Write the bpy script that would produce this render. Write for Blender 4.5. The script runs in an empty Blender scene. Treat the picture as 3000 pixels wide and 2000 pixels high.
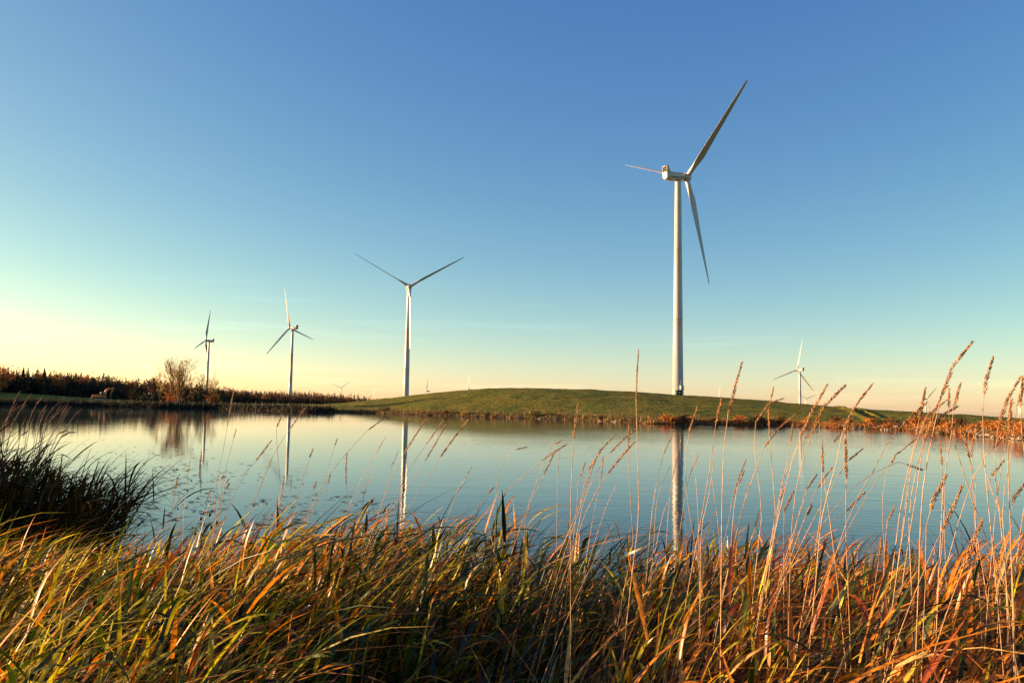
import bpy, math, random
import numpy as np
from mathutils import Vector, Matrix, Euler

# ------------------------------------------------------------------ camera, sky, sun
W, H, F = 3000.0, 2000.0, 2333.0          # photograph pixels, focal length in those pixels
CAMZ = 2.6
PITCH, ROLL = math.atan(187 / F), 0.018
SUN_AZ, SUN_EL = math.radians(-81), math.radians(7)
SKY_STRENGTH, SUN_STRENGTH, EXPOSURE = 0.1, 5.0, 1.6
SKY_SAT, SKY_POW, SKY_GAIN = 1.5, (1.18, 1.06, .50), (3.45, 2.42, 1.13)

sc = bpy.context.scene
COL = sc.collection
cam_d = bpy.data.cameras.new('camera')
cam = bpy.data.objects.new('camera', cam_d)
COL.objects.link(cam)
cam_d.sensor_width = 36.0
cam_d.lens = 36.0 * F / W
cam_d.clip_start, cam_d.clip_end = 0.05, 60000
CAMROT = Matrix.Rotation(math.pi / 2 + PITCH, 4, 'X') @ Matrix.Rotation(ROLL, 4, 'Z')
cam.matrix_world = Matrix.Translation((0, 0, CAMZ)) @ CAMROT
sc.camera = cam
RT, UP, FW = [np.array((CAMROT @ Vector(v + (0,))).to_3d()) for v in ((1, 0, 0), (0, 1, 0), (0, 0, -1))]

sc.view_settings.view_transform = 'Standard'
sc.view_settings.look = 'None'
sc.view_settings.exposure = EXPOSURE
sc.view_settings.gamma = 1.0

world = bpy.data.worlds.new('World')
sc.world = world
world.use_nodes = True
nt = world.node_tree
nt.nodes.clear()
def N(t, kind, **kw):
    n = t.nodes.new(kind)
    for k, v in kw.items(): setattr(n, k, v)
    return n
sky = N(nt, 'ShaderNodeTexSky', sky_type='NISHITA', sun_disc=False, sun_elevation=SUN_EL, sun_rotation=SUN_AZ,
        altitude=0, air_density=0.7, dust_density=0.5, ozone_density=1.0)
bg = N(nt, 'ShaderNodeBackground'); bg.inputs['Strength'].default_value = SKY_STRENGTH
wo = N(nt, 'ShaderNodeOutputWorld')
# the photograph's strong colour: more saturation, red channel steeper, blue channel flatter
pre = N(nt, 'ShaderNodeVectorMath', operation='SCALE'); pre.inputs['Scale'].default_value = 0.1; nt.links.new(sky.outputs[0], pre.inputs[0])
bw = N(nt, 'ShaderNodeRGBToBW'); nt.links.new(pre.outputs[0], bw.inputs[0])
sat = N(nt, 'ShaderNodeMix', data_type='VECTOR', clamp_factor=False); sat.inputs[0].default_value = SKY_SAT
nt.links.new(bw.outputs[0], sat.inputs[4]); nt.links.new(pre.outputs[0], sat.inputs[5])
sp = N(nt, 'ShaderNodeSeparateXYZ'); nt.links.new(sat.outputs[1], sp.inputs[0])
cb_ = N(nt, 'ShaderNodeCombineXYZ')
for k_ in range(3):
    mx_ = N(nt, 'ShaderNodeMath', operation='MAXIMUM'); mx_.inputs[1].default_value = .004; nt.links.new(sp.outputs[k_], mx_.inputs[0])
    pw_ = N(nt, 'ShaderNodeMath', operation='POWER'); pw_.inputs[1].default_value = SKY_POW[k_]; nt.links.new(mx_.outputs[0], pw_.inputs[0])
    ml_ = N(nt, 'ShaderNodeMath', operation='MULTIPLY'); ml_.inputs[1].default_value = SKY_GAIN[k_] * 10 / 2 ** EXPOSURE; nt.links.new(pw_.outputs[0], ml_.inputs[0])
    nt.links.new(ml_.outputs[0], cb_.inputs[k_])
# faint streaks of high cloud low in the sky, by direction
tc_ = N(nt, 'ShaderNodeTexCoord'); mp_ = N(nt, 'ShaderNodeMapping'); mp_.inputs['Scale'].default_value = (2.2, 2.2, 34); nt.links.new(tc_.outputs['Generated'], mp_.inputs[0])
cn_ = N(nt, 'ShaderNodeTexNoise'); cn_.inputs['Scale'].default_value = 1.7; cn_.inputs['Detail'].default_value = 6; cn_.inputs['Distortion'].default_value = .4; nt.links.new(mp_.outputs[0], cn_.inputs['Vector'])
cr_ = N(nt, 'ShaderNodeMapRange'); cr_.inputs['From Min'].default_value = .56; cr_.inputs['From Max'].default_value = .78; cr_.inputs['To Max'].default_value = .22; nt.links.new(cn_.outputs['Fac'], cr_.inputs['Value'])
sz_ = N(nt, 'ShaderNodeSeparateXYZ'); nt.links.new(tc_.outputs['Generated'], sz_.inputs[0])
lo_ = N(nt, 'ShaderNodeMapRange'); lo_.inputs['From Min'].default_value = .02; lo_.inputs['From Max'].default_value = .16; lo_.inputs['To Min'].default_value = 1; lo_.inputs['To Max'].default_value = 0; nt.links.new(sz_.outputs['Z'], lo_.inputs['Value'])
cm_ = N(nt, 'ShaderNodeMath', operation='MULTIPLY_ADD'); cm_.inputs[2].default_value = 1.0; nt.links.new(cr_.outputs[0], cm_.inputs[0]); nt.links.new(lo_.outputs[0], cm_.inputs[1])
cs_ = N(nt, 'ShaderNodeVectorMath', operation='SCALE'); nt.links.new(cb_.outputs[0], cs_.inputs[0]); nt.links.new(cm_.outputs[0], cs_.inputs['Scale'])
nt.links.new(cs_.outputs[0], bg.inputs[0]); nt.links.new(bg.outputs[0], wo.inputs[0])

sun_d = bpy.data.lights.new('sun', 'SUN')
sun_d.energy, sun_d.angle, sun_d.color = SUN_STRENGTH, math.radians(0.5), (1.0, 0.67, 0.37)
sun = bpy.data.objects.new('sun', sun_d)
COL.objects.link(sun)
SUNDIR = Vector((math.sin(SUN_AZ) * math.cos(SUN_EL), math.cos(SUN_AZ) * math.cos(SUN_EL), math.sin(SUN_EL)))
sun.rotation_euler = (-SUNDIR).to_track_quat('-Z', 'Y').to_euler()

rng = np.random.default_rng(11)
random.seed(11)

# ------------------------------------------------------------------ helpers
def ray(x, y): return FW + RT * (x - W / 2) / F - UP * (y - H / 2) / F
def at(x, y, D):                                 # point seen at photo pixel (x, y), D metres ahead
    d = ray(x, y); return np.array((0, 0, CAMZ)) + d / d[1] * D
def horizon(x): return 1188 + 0.018 * (x - 1500)

def vnoise(x, y, seed=0):
    xi, yi = np.floor(x).astype(np.int64), np.floor(y).astype(np.int64)
    xf, yf = x - xi, y - yi
    u, v = xf * xf * (3 - 2 * xf), yf * yf * (3 - 2 * yf)
    def h(a, b):
        n = (a * 374761393 + b * 668265263 + seed * 1442695041) & 0x7fffffff
        n = ((n ^ (n >> 13)) * 1274126177) & 0x7fffffff
        return ((n ^ (n >> 16)) & 0xffff) / 65535.0
    a = h(xi, yi); b = h(xi + 1, yi); c = h(xi, yi + 1); d = h(xi + 1, yi + 1)
    return (a * (1 - u) + b * u) * (1 - v) + (c * (1 - u) + d * u) * v - 0.5

def mesh_np(name, V, faces, cols=None, smooth=False):
    """V (n,3); faces: list of (m,k) int arrays; cols (n,3) per vertex colour"""
    me = bpy.data.meshes.new(name)
    V = np.asarray(V, dtype=np.float32)
    me.vertices.add(len(V)); me.vertices.foreach_set('co', V.ravel())
    fl = [np.asarray(f, dtype=np.int32) for f in faces if len(f)]
    loops = np.concatenate([f.ravel() for f in fl])
    sizes = np.concatenate([np.full(len(f), f.shape[1], dtype=np.int32) for f in fl])
    me.loops.add(len(loops)); me.loops.foreach_set('vertex_index', loops)
    me.polygons.add(len(sizes))
    starts = np.concatenate([[0], np.cumsum(sizes)[:-1]]).astype(np.int32)
    me.polygons.foreach_set('loop_start', starts); me.polygons.foreach_set('loop_total', sizes)
    if smooth: me.polygons.foreach_set('use_smooth', np.ones(len(sizes), dtype=bool))
    if cols is not None:
        ca = me.color_attributes.new('tint', 'FLOAT_COLOR', 'POINT')
        c4 = np.ones((len(V), 4), dtype=np.float32); c4[:, :3] = cols
        ca.data.foreach_set('color', c4.ravel())
    me.update(calc_edges=True)
    return me

class MB:
    """collects pieces into one mesh"""
    def __init__(self): self.V = []; self.Q = []; self.T = []; self.C = []; self.n = 0
    def add(self, V, quads=None, tris=None, col=None):
        V = np.asarray(V, float).reshape(-1, 3)
        if quads is not None and len(quads): self.Q.append(np.asarray(quads) + self.n)
        if tris is not None and len(tris): self.T.append(np.asarray(tris) + self.n)
        self.V.append(V); self.n += len(V)
        if col is not None: self.C.append(np.broadcast_to(np.asarray(col, float), (len(V), 3)))
    def mesh(self, name, smooth=False):
        fs = []
        if self.Q: fs.append(np.concatenate(self.Q))
        if self.T: fs.append(np.concatenate(self.T))
        return mesh_np(name, np.concatenate(self.V), fs, np.concatenate(self.C) if self.C else None, smooth)
    def tube(self, pts, radii, sides=6, col=None, cap=True):
        pts = np.asarray(pts, float); n = len(pts); radii = np.broadcast_to(np.asarray(radii, float), (n,))
        t = np.gradient(pts, axis=0); t /= np.linalg.norm(t, axis=1)[:, None] + 1e-9
        ref = np.array((0.31, 0.93, 0.2)) if abs(t[0][2]) > .5 else np.array((0.1, 0.2, 1.0))
        a = np.cross(t, ref); a /= np.linalg.norm(a, axis=1)[:, None] + 1e-9
        b = np.cross(t, a)
        ang = np.arange(sides) * 2 * np.pi / sides
        ring = (a[:, None, :] * np.cos(ang)[None, :, None] + b[:, None, :] * np.sin(ang)[None, :, None]) * radii[:, None, None] + pts[:, None, :]
        i = np.arange(n - 1)[:, None] * sides; j = np.arange(sides)[None, :]; j2 = (j + 1) % sides
        q = np.stack([i + j, i + j2, i + sides + j2, i + sides + j], -1).reshape(-1, 4)
        V = ring.reshape(-1, 3); tr = None
        if cap:
            V = np.concatenate([V, pts[:1], pts[-1:]]); k = n * sides
            jj = np.arange(sides); jn = (jj + 1) % sides
            tr = np.concatenate([np.stack([jn, jj, np.full(sides, k)], 1), np.stack([(n - 1) * sides + jj, (n - 1) * sides + jn, np.full(sides, k + 1)], 1)])
        self.add(V, q, tr, col)
    def box(self, c, s, rot=None, taper=1.0, col=None):
        x, y, z = [v / 2 for v in s]
        P = np.array([(sx * x * (taper if sz > 0 else 1), sy * y * (taper if sz > 0 else 1), sz * z) for sz in (-1, 1) for sx, sy in ((-1, -1), (1, -1), (1, 1), (-1, 1))])
        if rot is not None: P = P @ np.array(rot.to_matrix()).T
        self.add(P + np.asarray(c), [(3, 2, 1, 0), (4, 5, 6, 7), (0, 1, 5, 4), (1, 2, 6, 5), (2, 3, 7, 6), (3, 0, 4, 7)], None, col)

def link(name, me, m, parent=None, loc=None):
    o = bpy.data.objects.new(name, me); COL.objects.link(o)
    if me is not None and m is not None:
        me.materials.clear(); me.materials.append(m)
    if parent: o.parent = parent
    if loc is not None: o.location = loc
    return o
def tag(o, label, cat, group=None, kind=None):
    if label: o['label'] = label
    if cat: o['category'] = cat
    if group: o['group'] = group
    if kind: o['kind'] = kind
    return o
def thing(name, label, cat, loc, group=None):
    o = link(name, None, None, loc=loc); o.empty_display_size = 0.2
    return tag(o, label, cat, group)
def bevel(o, w, seg=2):
    md = o.modifiers.new('bevel', 'BEVEL'); md.width = w; md.segments = seg; md.limit_method = 'ANGLE'

# ------------------------------------------------------------------ materials
def mat(name):
    m = bpy.data.materials.new(name); m.use_nodes = True
    t = m.node_tree; t.nodes.clear()
    return m, t, N(t, 'ShaderNodeOutputMaterial')
def painted(name, col, rough=0.45, var=0.06, scale=0.6, metal=0.0):
    m, t, o = mat(name)
    p = N(t, 'ShaderNodeBsdfPrincipled'); p.inputs['Roughness'].default_value = rough; p.inputs['Metallic'].default_value = metal
    no = N(t, 'ShaderNodeTexNoise'); no.inputs['Scale'].default_value = scale; no.inputs['Detail'].default_value = 5
    tc = N(t, 'ShaderNodeTexCoord'); t.links.new(tc.outputs['Object'], no.inputs['Vector'])
    r = N(t, 'ShaderNodeValToRGB')
    r.color_ramp.elements[0].color = [c * (1 - var * 2) for c in col] + [1]; r.color_ramp.elements[0].position = .3
    r.color_ramp.elements[1].color = list(col) + [1]; r.color_ramp.elements[1].position = .6
    t.links.new(no.outputs['Fac'], r.inputs[0]); t.links.new(r.outputs[0], p.inputs['Base Color'])
    t.links.new(p.outputs[0], o.inputs[0])
    return m
def leafy(name, trans=0.4, rough=0.5, gloss=0.03):
    m, t, o = mat(name)
    at_ = N(t, 'ShaderNodeVertexColor'); at_.layer_name = 'tint'
    no = N(t, 'ShaderNodeTexNoise'); no.inputs['Scale'].default_value = 55; no.inputs['Detail'].default_value = 5
    ge = N(t, 'ShaderNodeNewGeometry'); t.links.new(ge.outputs['Position'], no.inputs['Vector'])
    mr = N(t, 'ShaderNodeMapRange'); mr.inputs['From Min'].default_value = .3; mr.inputs['From Max'].default_value = .7
    mr.inputs['To Min'].default_value = .5; mr.inputs['To Max'].default_value = 1.3
    t.links.new(no.outputs['Fac'], mr.inputs['Value'])
    mu = N(t, 'ShaderNodeVectorMath', operation='SCALE'); t.links.new(at_.outputs['Color'], mu.inputs[0]); t.links.new(mr.outputs[0], mu.inputs['Scale'])
    d = N(t, 'ShaderNodeBsdfDiffuse'); tr = N(t, 'ShaderNodeBsdfTranslucent'); g = N(t, 'ShaderNodeBsdfGlossy'); g.inputs['Roughness'].default_value = rough
    g.inputs['Color'].default_value = (1, 1, 1, 1)
    t.links.new(mu.outputs[0], d.inputs['Color']); t.links.new(mu.outputs[0], tr.inputs['Color'])
    m1 = N(t, 'ShaderNodeMixShader'); m1.inputs[0].default_value = trans
    t.links.new(d.outputs[0], m1.inputs[1]); t.links.new(tr.outputs[0], m1.inputs[2])
    m2 = N(t, 'ShaderNodeMixShader'); m2.inputs[0].default_value = gloss
    t.links.new(m1.outputs[0], m2.inputs[1]); t.links.new(g.outputs[0], m2.inputs[2])
    t.links.new(m2.outputs[0], o.inputs[0])
    return m
M_WHITE = painted('turbine white paint', (0.45, 0.415, 0.36), .35, .05, .25)
M_DARK = painted('dark vent', (0.03, 0.03, 0.032), .6)
M_CAB = painted('dark green cabinet paint', (0.02, 0.03, 0.022), .5)
M_ORANGE = painted('excavator orange paint', (0.55, 0.17, 0.02), .45, .12, 1.2)
M_BLACKM = painted('track rubber and steel', (0.03, 0.028, 0.026), .7, .2, 2)
M_STEEL = painted('worn steel', (0.55, 0.55, 0.55), .3, .1, 2, .8)
M_GLASS = painted('cab glass', (0.03, 0.05, 0.055), .05, .02)
M_STONE = painted('pale stone', (0.30, 0.25, 0.20), .9, .2, 2.5)
M_BARK = leafy('bark', 0.0, .8, .02)
M_LEAF = leafy('tree leaves', .35, .6, .03)
M_GRASS = leafy('grass blades', .36, .4, .03)
M_CLUMP = leafy('shade-toned reed blades', .2, .6, .008)
M_STEM = leafy('dry stems', .25, .5, .05)

# ------------------------------------------------------------------ terrain
#  photo x -> far shore distance / crest distance / crest height above eye line (photo pixels)
SX = [-2600, -1200, -500, 0, 300, 450, 640, 760, 900, 1100, 1240, 1400, 1600, 1700, 1900, 2100, 2300, 2450, 2650, 2800, 2900, 3000, 3400, 4200, 6000]
SD = [40, 140, 215, 235, 245, 236, 236, 222, 202, 205, 184, 173, 160, 154, 131, 132, 133, 123, 117, 96, 89, 79, 58, 34, 14]
CX = [-2600, -500, 0, 160, 250, 340, 450, 800, 950, 1020, 1148, 1275, 1400, 1500, 1600, 1700, 1840, 1980, 2108, 2341, 2425, 2550, 2714, 2933, 3000, 3400, 6000]
CP = [10, 16, 10, 5, 0, -5, -9, -11, -8, -2, 14, 33, 45, 50, 51, 50, 46, 39.5, 36, 19, 14, 5, 0, -11, -14, -20, -20]
CD = [200, 320, 330, 330, 320, 310, 300, 300, 300, 300, 290, 280, 275, 270, 270, 270, 280, 290, 280, 240, 225, 200, 185, 160, 150, 110, 40]
def near_edge(px):                               # distance of the near waterline
    return np.interp(px, [-2600, -600, 0, 330, 420, 700, 1100, 1500, 2000, 2600, 3000, 6000], [14, 12, 10.5, 9.3, 6.6, 5.8, 5.6, 5.2, 5.4, 5.6, 6.0, 9])
def ground(x, y):
    x = np.asarray(x, float); y = np.asarray(y, float)
    yy = np.maximum(y, 0.35 * np.abs(x) + 1e-3)
    px = 1500 + F * x / yy
    d = np.where(y > 0, yy, 0.0)
    s = np.interp(px, SX, SD); cd = np.maximum(np.interp(px, CX, CD), s + 25); cp = np.interp(px, CX, CP)
    ch = CAMZ + cp * cd / F
    n = near_edge(px)
    # near bank
    t = np.clip((d - 0.6) / (n - 0.6), 0, 1.6)
    zn = 1.12 - 1.12 * t ** 1.5
    zn = np.where(t > 1, np.maximum(zn - (t - 1) * 1.2, -1.2), zn)
    # far side
    u = np.clip((d - s) / (cd - s), 0, 1)
    bank = np.clip((d - s) / 3.5, -1, 1)
    lo = 0.45 + 0.25 * vnoise(px / 60, d * 0 + 3, 5)
    sm = u * u * (3 - 2 * u) * 0.55 + u * 0.45
    zf = np.where(d < s, bank * 1.2, np.minimum(bank * 1.3, 1) * lo + (ch - lo) * sm)
    past = np.clip((d - cd - 40) / 500, 0, 1)
    zf = zf - past ** 1.3 * (ch + 20) * np.interp(px, [0, 900, 1300, 3000], [.0, .2, 1, 1])
    zf = zf - np.clip((d - 800) / 20000, 0, 1) * 230
    # worn gully running down the right flank
    gx = 2612 - 125 * u
    on = np.clip((u - .12) / .1, 0, 1) * np.clip((1.25 - (d - s) / (cd - s)) / .2, 0, 1)
    zf = zf + on * (-.75 * np.exp(-((px - gx) / 13) ** 2) + .4 * np.exp(-((px - gx + 26) / 12) ** 2) + .25 * np.exp(-((px - gx - 24) / 10) ** 2))
    rough = np.clip((d - s) / 10, 0, 1) * np.clip(1 - (d - 400) / 300, 0, 1)
    zf = zf + rough * (0.42 * vnoise(x / 9, y / 9, 1) + 0.22 * vnoise(x / 2.6, y / 3.2, 2))
    mid = 0.5 * (n + s)
    z = np.where(d < np.minimum(mid, n * 1.5 + 10), np.maximum(zn, -1.2), zf)
    return z
def build_terrain():
    az = np.concatenate([np.radians(np.arange(-180, -50, 4.0)), np.radians(np.arange(-50, 50, 0.14)), np.radians(np.arange(50, 180.1, 4.0))])
    # even in tangent near the view axis
    r = np.concatenate([[0.0], np.linspace(0.5, 14, 40), np.geomspace(15, 70, 14), np.linspace(72, 420, 250), np.geomspace(425, 30000, 50)])
    A, R = np.meshgrid(az, r, indexing='ij')
    X, Y = np.sin(A) * R, np.cos(A) * R
    Z = ground(X, Y)
    n, k = A.shape
    i = np.arange(n - 1)[:, None] * k; j = np.arange(k - 1)[None, :]
    q = np.stack([i + j, i + k + j, i + k + j + 1, i + j + 1], -1).reshape(-1, 4)
    return mesh_np('ground', np.stack([X, Y, Z], -1).reshape(-1, 3), [q[:, ::-1]], smooth=True)
def ground_mat():
    m, t, o = mat('meadow and soil')
    ge = N(t, 'ShaderNodeNewGeometry')
    sep = N(t, 'ShaderNodeSeparateXYZ'); t.links.new(ge.outputs['Position'], sep.inputs[0])
    def noise(scale, det, stretch=(1, 1, 1), dist=0.0):
        mp = N(t, 'ShaderNodeMapping'); mp.inputs['Scale'].default_value = stretch; t.links.new(ge.outputs['Position'], mp.inputs[0])
        n_ = N(t, 'ShaderNodeTexNoise'); n_.inputs['Scale'].default_value = scale; n_.inputs['Detail'].default_value = det; n_.inputs['Distortion'].default_value = dist
        t.links.new(mp.outputs[0], n_.inputs['Vector']); return n_
    def ramp(src, stops):
        r = N(t, 'ShaderNodeValToRGB'); e = r.color_ramp.elements
        e[0].position, e[0].color = stops[0][0], stops[0][1] + (1,)
        e[1].position, e[1].color = stops[-1][0], stops[-1][1] + (1,)
        for p_, c_ in stops[1:-1]: x = e.new(p_); x.color = c_ + (1,)
        t.links.new(src, r.inputs[0]); return r
    n1 = noise(.9, 8, (1, .5, 1), .6); n2 = noise(.07, 6, (1, .45, 1), .8); n3 = noise(4.0, 4)
    r1 = ramp(n1.outputs['Fac'], [(.3, (.035, .052, .003)), (.46, (.105, .110, .006)), (.58, (.19, .145, .009)), (.75, (.25, .13, .014))])
    r2 = ramp(n2.outputs['Fac'], [(.35, (.74, .95, .8)), (.65, (1.25, 1.05, .8))])
    mx = N(t, 'ShaderNodeMix', data_type='RGBA', blend_type='MULTIPLY'); mx.inputs[0].default_value = 1
    t.links.new(r1.outputs[0], mx.inputs[6]); t.links.new(r2.outputs[0], mx.inputs[7])
    # wet soil and litter low by the waterline
    soil = ramp(n3.outputs['Fac'], [(.3, (.02, .014, .008)), (.7, (.09, .055, .025))])
    mr = N(t, 'ShaderNodeMapRange'); mr.inputs['From Min'].default_value = .15; mr.inputs['From Max'].default_value = .75
    t.links.new(sep.outputs['Z'], mr.inputs['Value'])
    mx2 = N(t, 'ShaderNodeMix', data_type='RGBA'); t.links.new(mr.outputs[0], mx2.inputs[0])
    t.links.new(soil.outputs[0], mx2.inputs[6]); t.links.new(mx.outputs[2], mx2.inputs[7])
    b = N(t, 'ShaderNodeBump'); b.inputs['Strength'].default_value = .9; b.inputs['Distance'].default_value = .25
    nb = noise(2.2, 6, (1, .6, 1)); t.links.new(nb.outputs['Fac'], b.inputs['Height'])
    p = N(t, 'ShaderNodeBsdfPrincipled'); p.inputs['Roughness'].default_value = .95; p.inputs['Specular IOR Level'].default_value = .1
    t.links.new(mx2.outputs[2], p.inputs['Base Color']); t.links.new(b.outputs[0], p.inputs['Normal'])
    t.links.new(p.outputs[0], o.inputs[0])
    return m
tag(link('ground', build_terrain(), ground_mat()), 'grassy ground rising to a low green hill beyond the pond', None, kind='structure')

def water_mat():
    m, t, o = mat('pond water')
    ge = N(t, 'ShaderNodeNewGeometry')
    sep = N(t, 'ShaderNodeSeparateXYZ'); t.links.new(ge.outputs['Position'], sep.inputs[0])
    mp = N(t, 'ShaderNodeMapping'); mp.inputs['Scale'].default_value = (.55, 1.0, 1); mp.inputs['Rotation'].default_value = (0, 0, .25)
    t.links.new(ge.outputs['Position'], mp.inputs[0])
    w = N(t, 'ShaderNodeTexNoise'); w.inputs['Scale'].default_value = 3.2; w.inputs['Detail'].default_value = 2.0; t.links.new(mp.outputs[0], w.inputs['Vector'])
    w2 = N(t, 'ShaderNodeTexNoise'); w2.inputs['Scale'].default_value = .7; w2.inputs['Detail'].default_value = 2.0; t.links.new(mp.outputs[0], w2.inputs['Vector'])
    pa = N(t, 'ShaderNodeTexNoise'); pa.inputs['Scale'].default_value = .035; pa.inputs['Detail'].default_value = 3; t.links.new(ge.outputs['Position'], pa.inputs['Vector'])
    # breeze: ruffled on the open right side, calm to the left
    x1 = N(t, 'ShaderNodeMapRange'); x1.inputs['From Min'].default_value = -15; x1.inputs['From Max'].default_value = 55
    x1.inputs['To Min'].default_value = .16; x1.inputs['To Max'].default_value = 1.0
    t.links.new(sep.outputs['X'], x1.inputs['Value'])
    pr = N(t, 'ShaderNodeMapRange'); pr.inputs['From Min'].default_value = .35; pr.inputs['From Max'].default_value = .65; pr.inputs['To Min'].default_value = .45; pr.inputs['To Max'].default_value = 1.3
    t.links.new(pa.outputs['Fac'], pr.inputs['Value'])
    st = N(t, 'ShaderNodeMath', operation='MULTIPLY'); t.links.new(x1.outputs[0], st.inputs[0]); t.links.new(pr.outputs[0], st.inputs[1])
    s2 = N(t, 'ShaderNodeMath', operation='MULTIPLY'); s2.inputs[1].default_value = WAVE; t.links.new(st.outputs[0], s2.inputs[0])
    ad = N(t, 'ShaderNodeMath', operation='MULTIPLY_ADD'); ad.inputs[1].default_value = 1.6
    t.links.new(w2.outputs['Fac'], ad.inputs[0]); t.links.new(w.outputs['Fac'], ad.inputs[2])
    hm = N(t, 'ShaderNodeMath', operation='MULTIPLY'); t.links.new(ad.outputs[0], hm.inputs[0]); t.links.new(s2.outputs[0], hm.inputs[1])
    b = N(t, 'ShaderNodeBump'); b.inputs['Strength'].default_value = 1.0; b.inputs['Distance'].default_value = 1.0
    t.links.new(hm.outputs[0], b.inputs['Height'])
    p = N(t, 'ShaderNodeBsdfPrincipled'); p.inputs['Base Color'].default_value = (.006, .022, .034, 1)
    p.inputs['Specular Tint'].default_value = (.62, .76, .67, 1); p.inputs['Roughness'].default_value = .035; p.inputs['IOR'].default_value = 1.27
    t.links.new(b.outputs[0], p.inputs['Normal']); t.links.new(p.outputs[0], o.inputs[0])
    return m
WAVE = 0.012
wv = [(-260, -8, 0), (260, -8, 0), (260, 300, 0), (-260, 300, 0)]
tag(link('water', mesh_np('water', wv, [[(0, 1, 2, 3)]]), water_mat()), 'calm pond water mirroring the sky and towers', None, kind='structure')

# ------------------------------------------------------------------ wind turbines
HUBH, RAD = 79.0, 40.6
def airfoil(chord, thick, twist, root):
    a = np.arange(28) * 2 * np.pi / 28
    cx = np.cos(a); cy = np.sin(a)
    circ = np.stack([cx * root, cy * root], 1)
    prof = np.stack([(0.5 * cx + 0.18) * chord, 0.5 * cy * thick * (1 - 0.55 * (cx * -1 * .5 + .5)) ], 1)
    return circ, prof
def blade_mesh():
    mb = MB(); st = np.concatenate([[0, .01, .02, .035], np.linspace(.05, .25, 14), np.linspace(.27, .95, 24), [.97, .985, .995, 1.0]])
    rings = []
    for f in st:
        chord = np.interp(f, [0, .08, .2, .5, .8, .97, 1], [1.9, 2.1, 3.1, 2.1, 1.25, .7, .12])
        thick = np.interp(f, [0, .08, .2, .5, 1], [1.9, 1.6, .85, .42, .16])
        k = np.clip((f - .03) / .13, 0, 1)
        circ, prof = airfoil(chord, thick, 0, .92)
        P = circ * (1 - k) + prof * k
        tw = math.radians(np.interp(f, [0, .2, 1], [16, 12, -1]))
        c_, s_ = math.cos(tw), math.sin(tw)
        rings.append(np.stack([P[:, 0] * c_ - P[:, 1] * s_, P[:, 0] * s_ + P[:, 1] * c_, np.full(28, 1.2 + f * (RAD - 1.2))], 1))
    V = np.concatenate(rings); n, k = len(st), 28
    i = np.arange(n - 1)[:, None] * k; j = np.arange(k)[None, :]; j2 = (j + 1) % k
    q = np.stack([i + j, i + j2, i + k + j2, i + k + j], -1).reshape(-1, 4)
    mb.add(V, q); 
    return mb.mesh('blade', True)
def loft(sections, name, smooth=True):           # closed rings -> skin with end caps
    mb = MB(); k = len(sections[0]); n = len(sections)
    V = np.concatenate([np.asarray(s, float) for s in sections])
    i = np.arange(n - 1)[:, None] * k; j = np.arange(k)[None, :]; j2 = (j + 1) % k
    q = np.stack([i + j, i + j2, i + k + j2, i + k + j], -1).reshape(-1, 4)
    mb.add(V, q)
    me = mb.mesh(name, smooth)
    import bmesh
    bm = bmesh.new(); bm.from_mesh(me)
    bm.verts.ensure_lookup_table()
    bm.faces.new([bm.verts[a] for a in range(k)][::-1]); bm.faces.new([bm.verts[(n - 1) * k + a] for a in range(k)])
    bm.normal_update(); bm.to_mesh(me); bm.free()
    return me
def circle(r, z, k=40): a = np.arange(k) * 2 * np.pi / k; return np.stack([np.cos(a) * r, np.sin(a) * r, np.full(k, z)], 1)
def tower_mesh():
    zs = [0, .25, .26] + [26, 26.05, 26.25, 26.3, 52, 52.05, 52.25, 52.3] + [HUBH - 2.1, HUBH - 1.6]
    def rr(z): return 1.95 - (1.95 - 1.18) * z / (HUBH - 1.6)
    secs = []
    for z in zs:
        r = rr(z) + (.02 if z in (26.05, 26.25, 52.05, 52.25) else 0) + (.12 if z in (0, .25) else 0)
        secs.append(circle(r, z - (14 if z == 0 else 0)))
    return loft(secs, 'tower')
def rrect(w, h, c, y, z0):                       # chamfered rectangle section in x-z at y
    x = w / 2
    return [(-x + c, y, z0), (x - c, y, z0), (x, y, z0 + c), (x, y, z0 + h - c), (x - c, y, z0 + h), (-x + c, y, z0 + h), (-x, y, z0 + h - c), (-x, y, z0 + c)]
# nacelle along local +y (rotor at +y); tower axis at origin
def nacelle_mesh():
    return loft([rrect(2.5, 2.5, .35, -6.6, -1.05), rrect(3.1, 3.0, .45, -6.1, -1.35), rrect(3.2, 3.15, .45, -3.0, -1.6), rrect(3.2, 3.1, .5, 1.2, -1.6), rrect(2.7, 2.7, .6, 2.5, -1.35)], 'nacelle', False)
def stripe_mesh(s):
    mb = MB(); mb.box((s * 1.61, -1.0, -.55), (.05, 6.6, .28)); return mb.mesh('stripe')
def cooler_mesh():
    mb = MB()
    for s in (-1, 1): mb.add([(s * 1.25, -6.5, 1.5), (s * 1.25, -4.6, 1.5), (s * 1.25, -5.6, 3.7), (s * 1.25, -6.5, 3.7), (s * 1.5, -6.5, 1.5), (s * 1.5, -4.6, 1.5), (s * 1.5, -5.6, 3.7), (s * 1.5, -6.5, 3.7)],
        [(0, 1, 2, 3), (7, 6, 5, 4), (0, 4, 5, 1), (1, 5, 6, 2), (2, 6, 7, 3), (3, 7, 4, 0)])
    mb.box((0, -6.05, 3.82), (3.0, .95, .25)); mb.box((0, -5.6, 1.6), (2.49, 1.8, .2))
    mb.box((0, -5.45, 2.6), (2.48, .1, 1.9))
    return mb.mesh('cooler')
def grille_mesh():
    mb = MB(); mb.box((0, -6.2, 2.66), (2.46, .12, 1.9))
    for k in range(6): mb.box((0, -6.3, 1.9 + k * .3), (2.44, .06, .06))
    return mb.mesh('grille')
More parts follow.
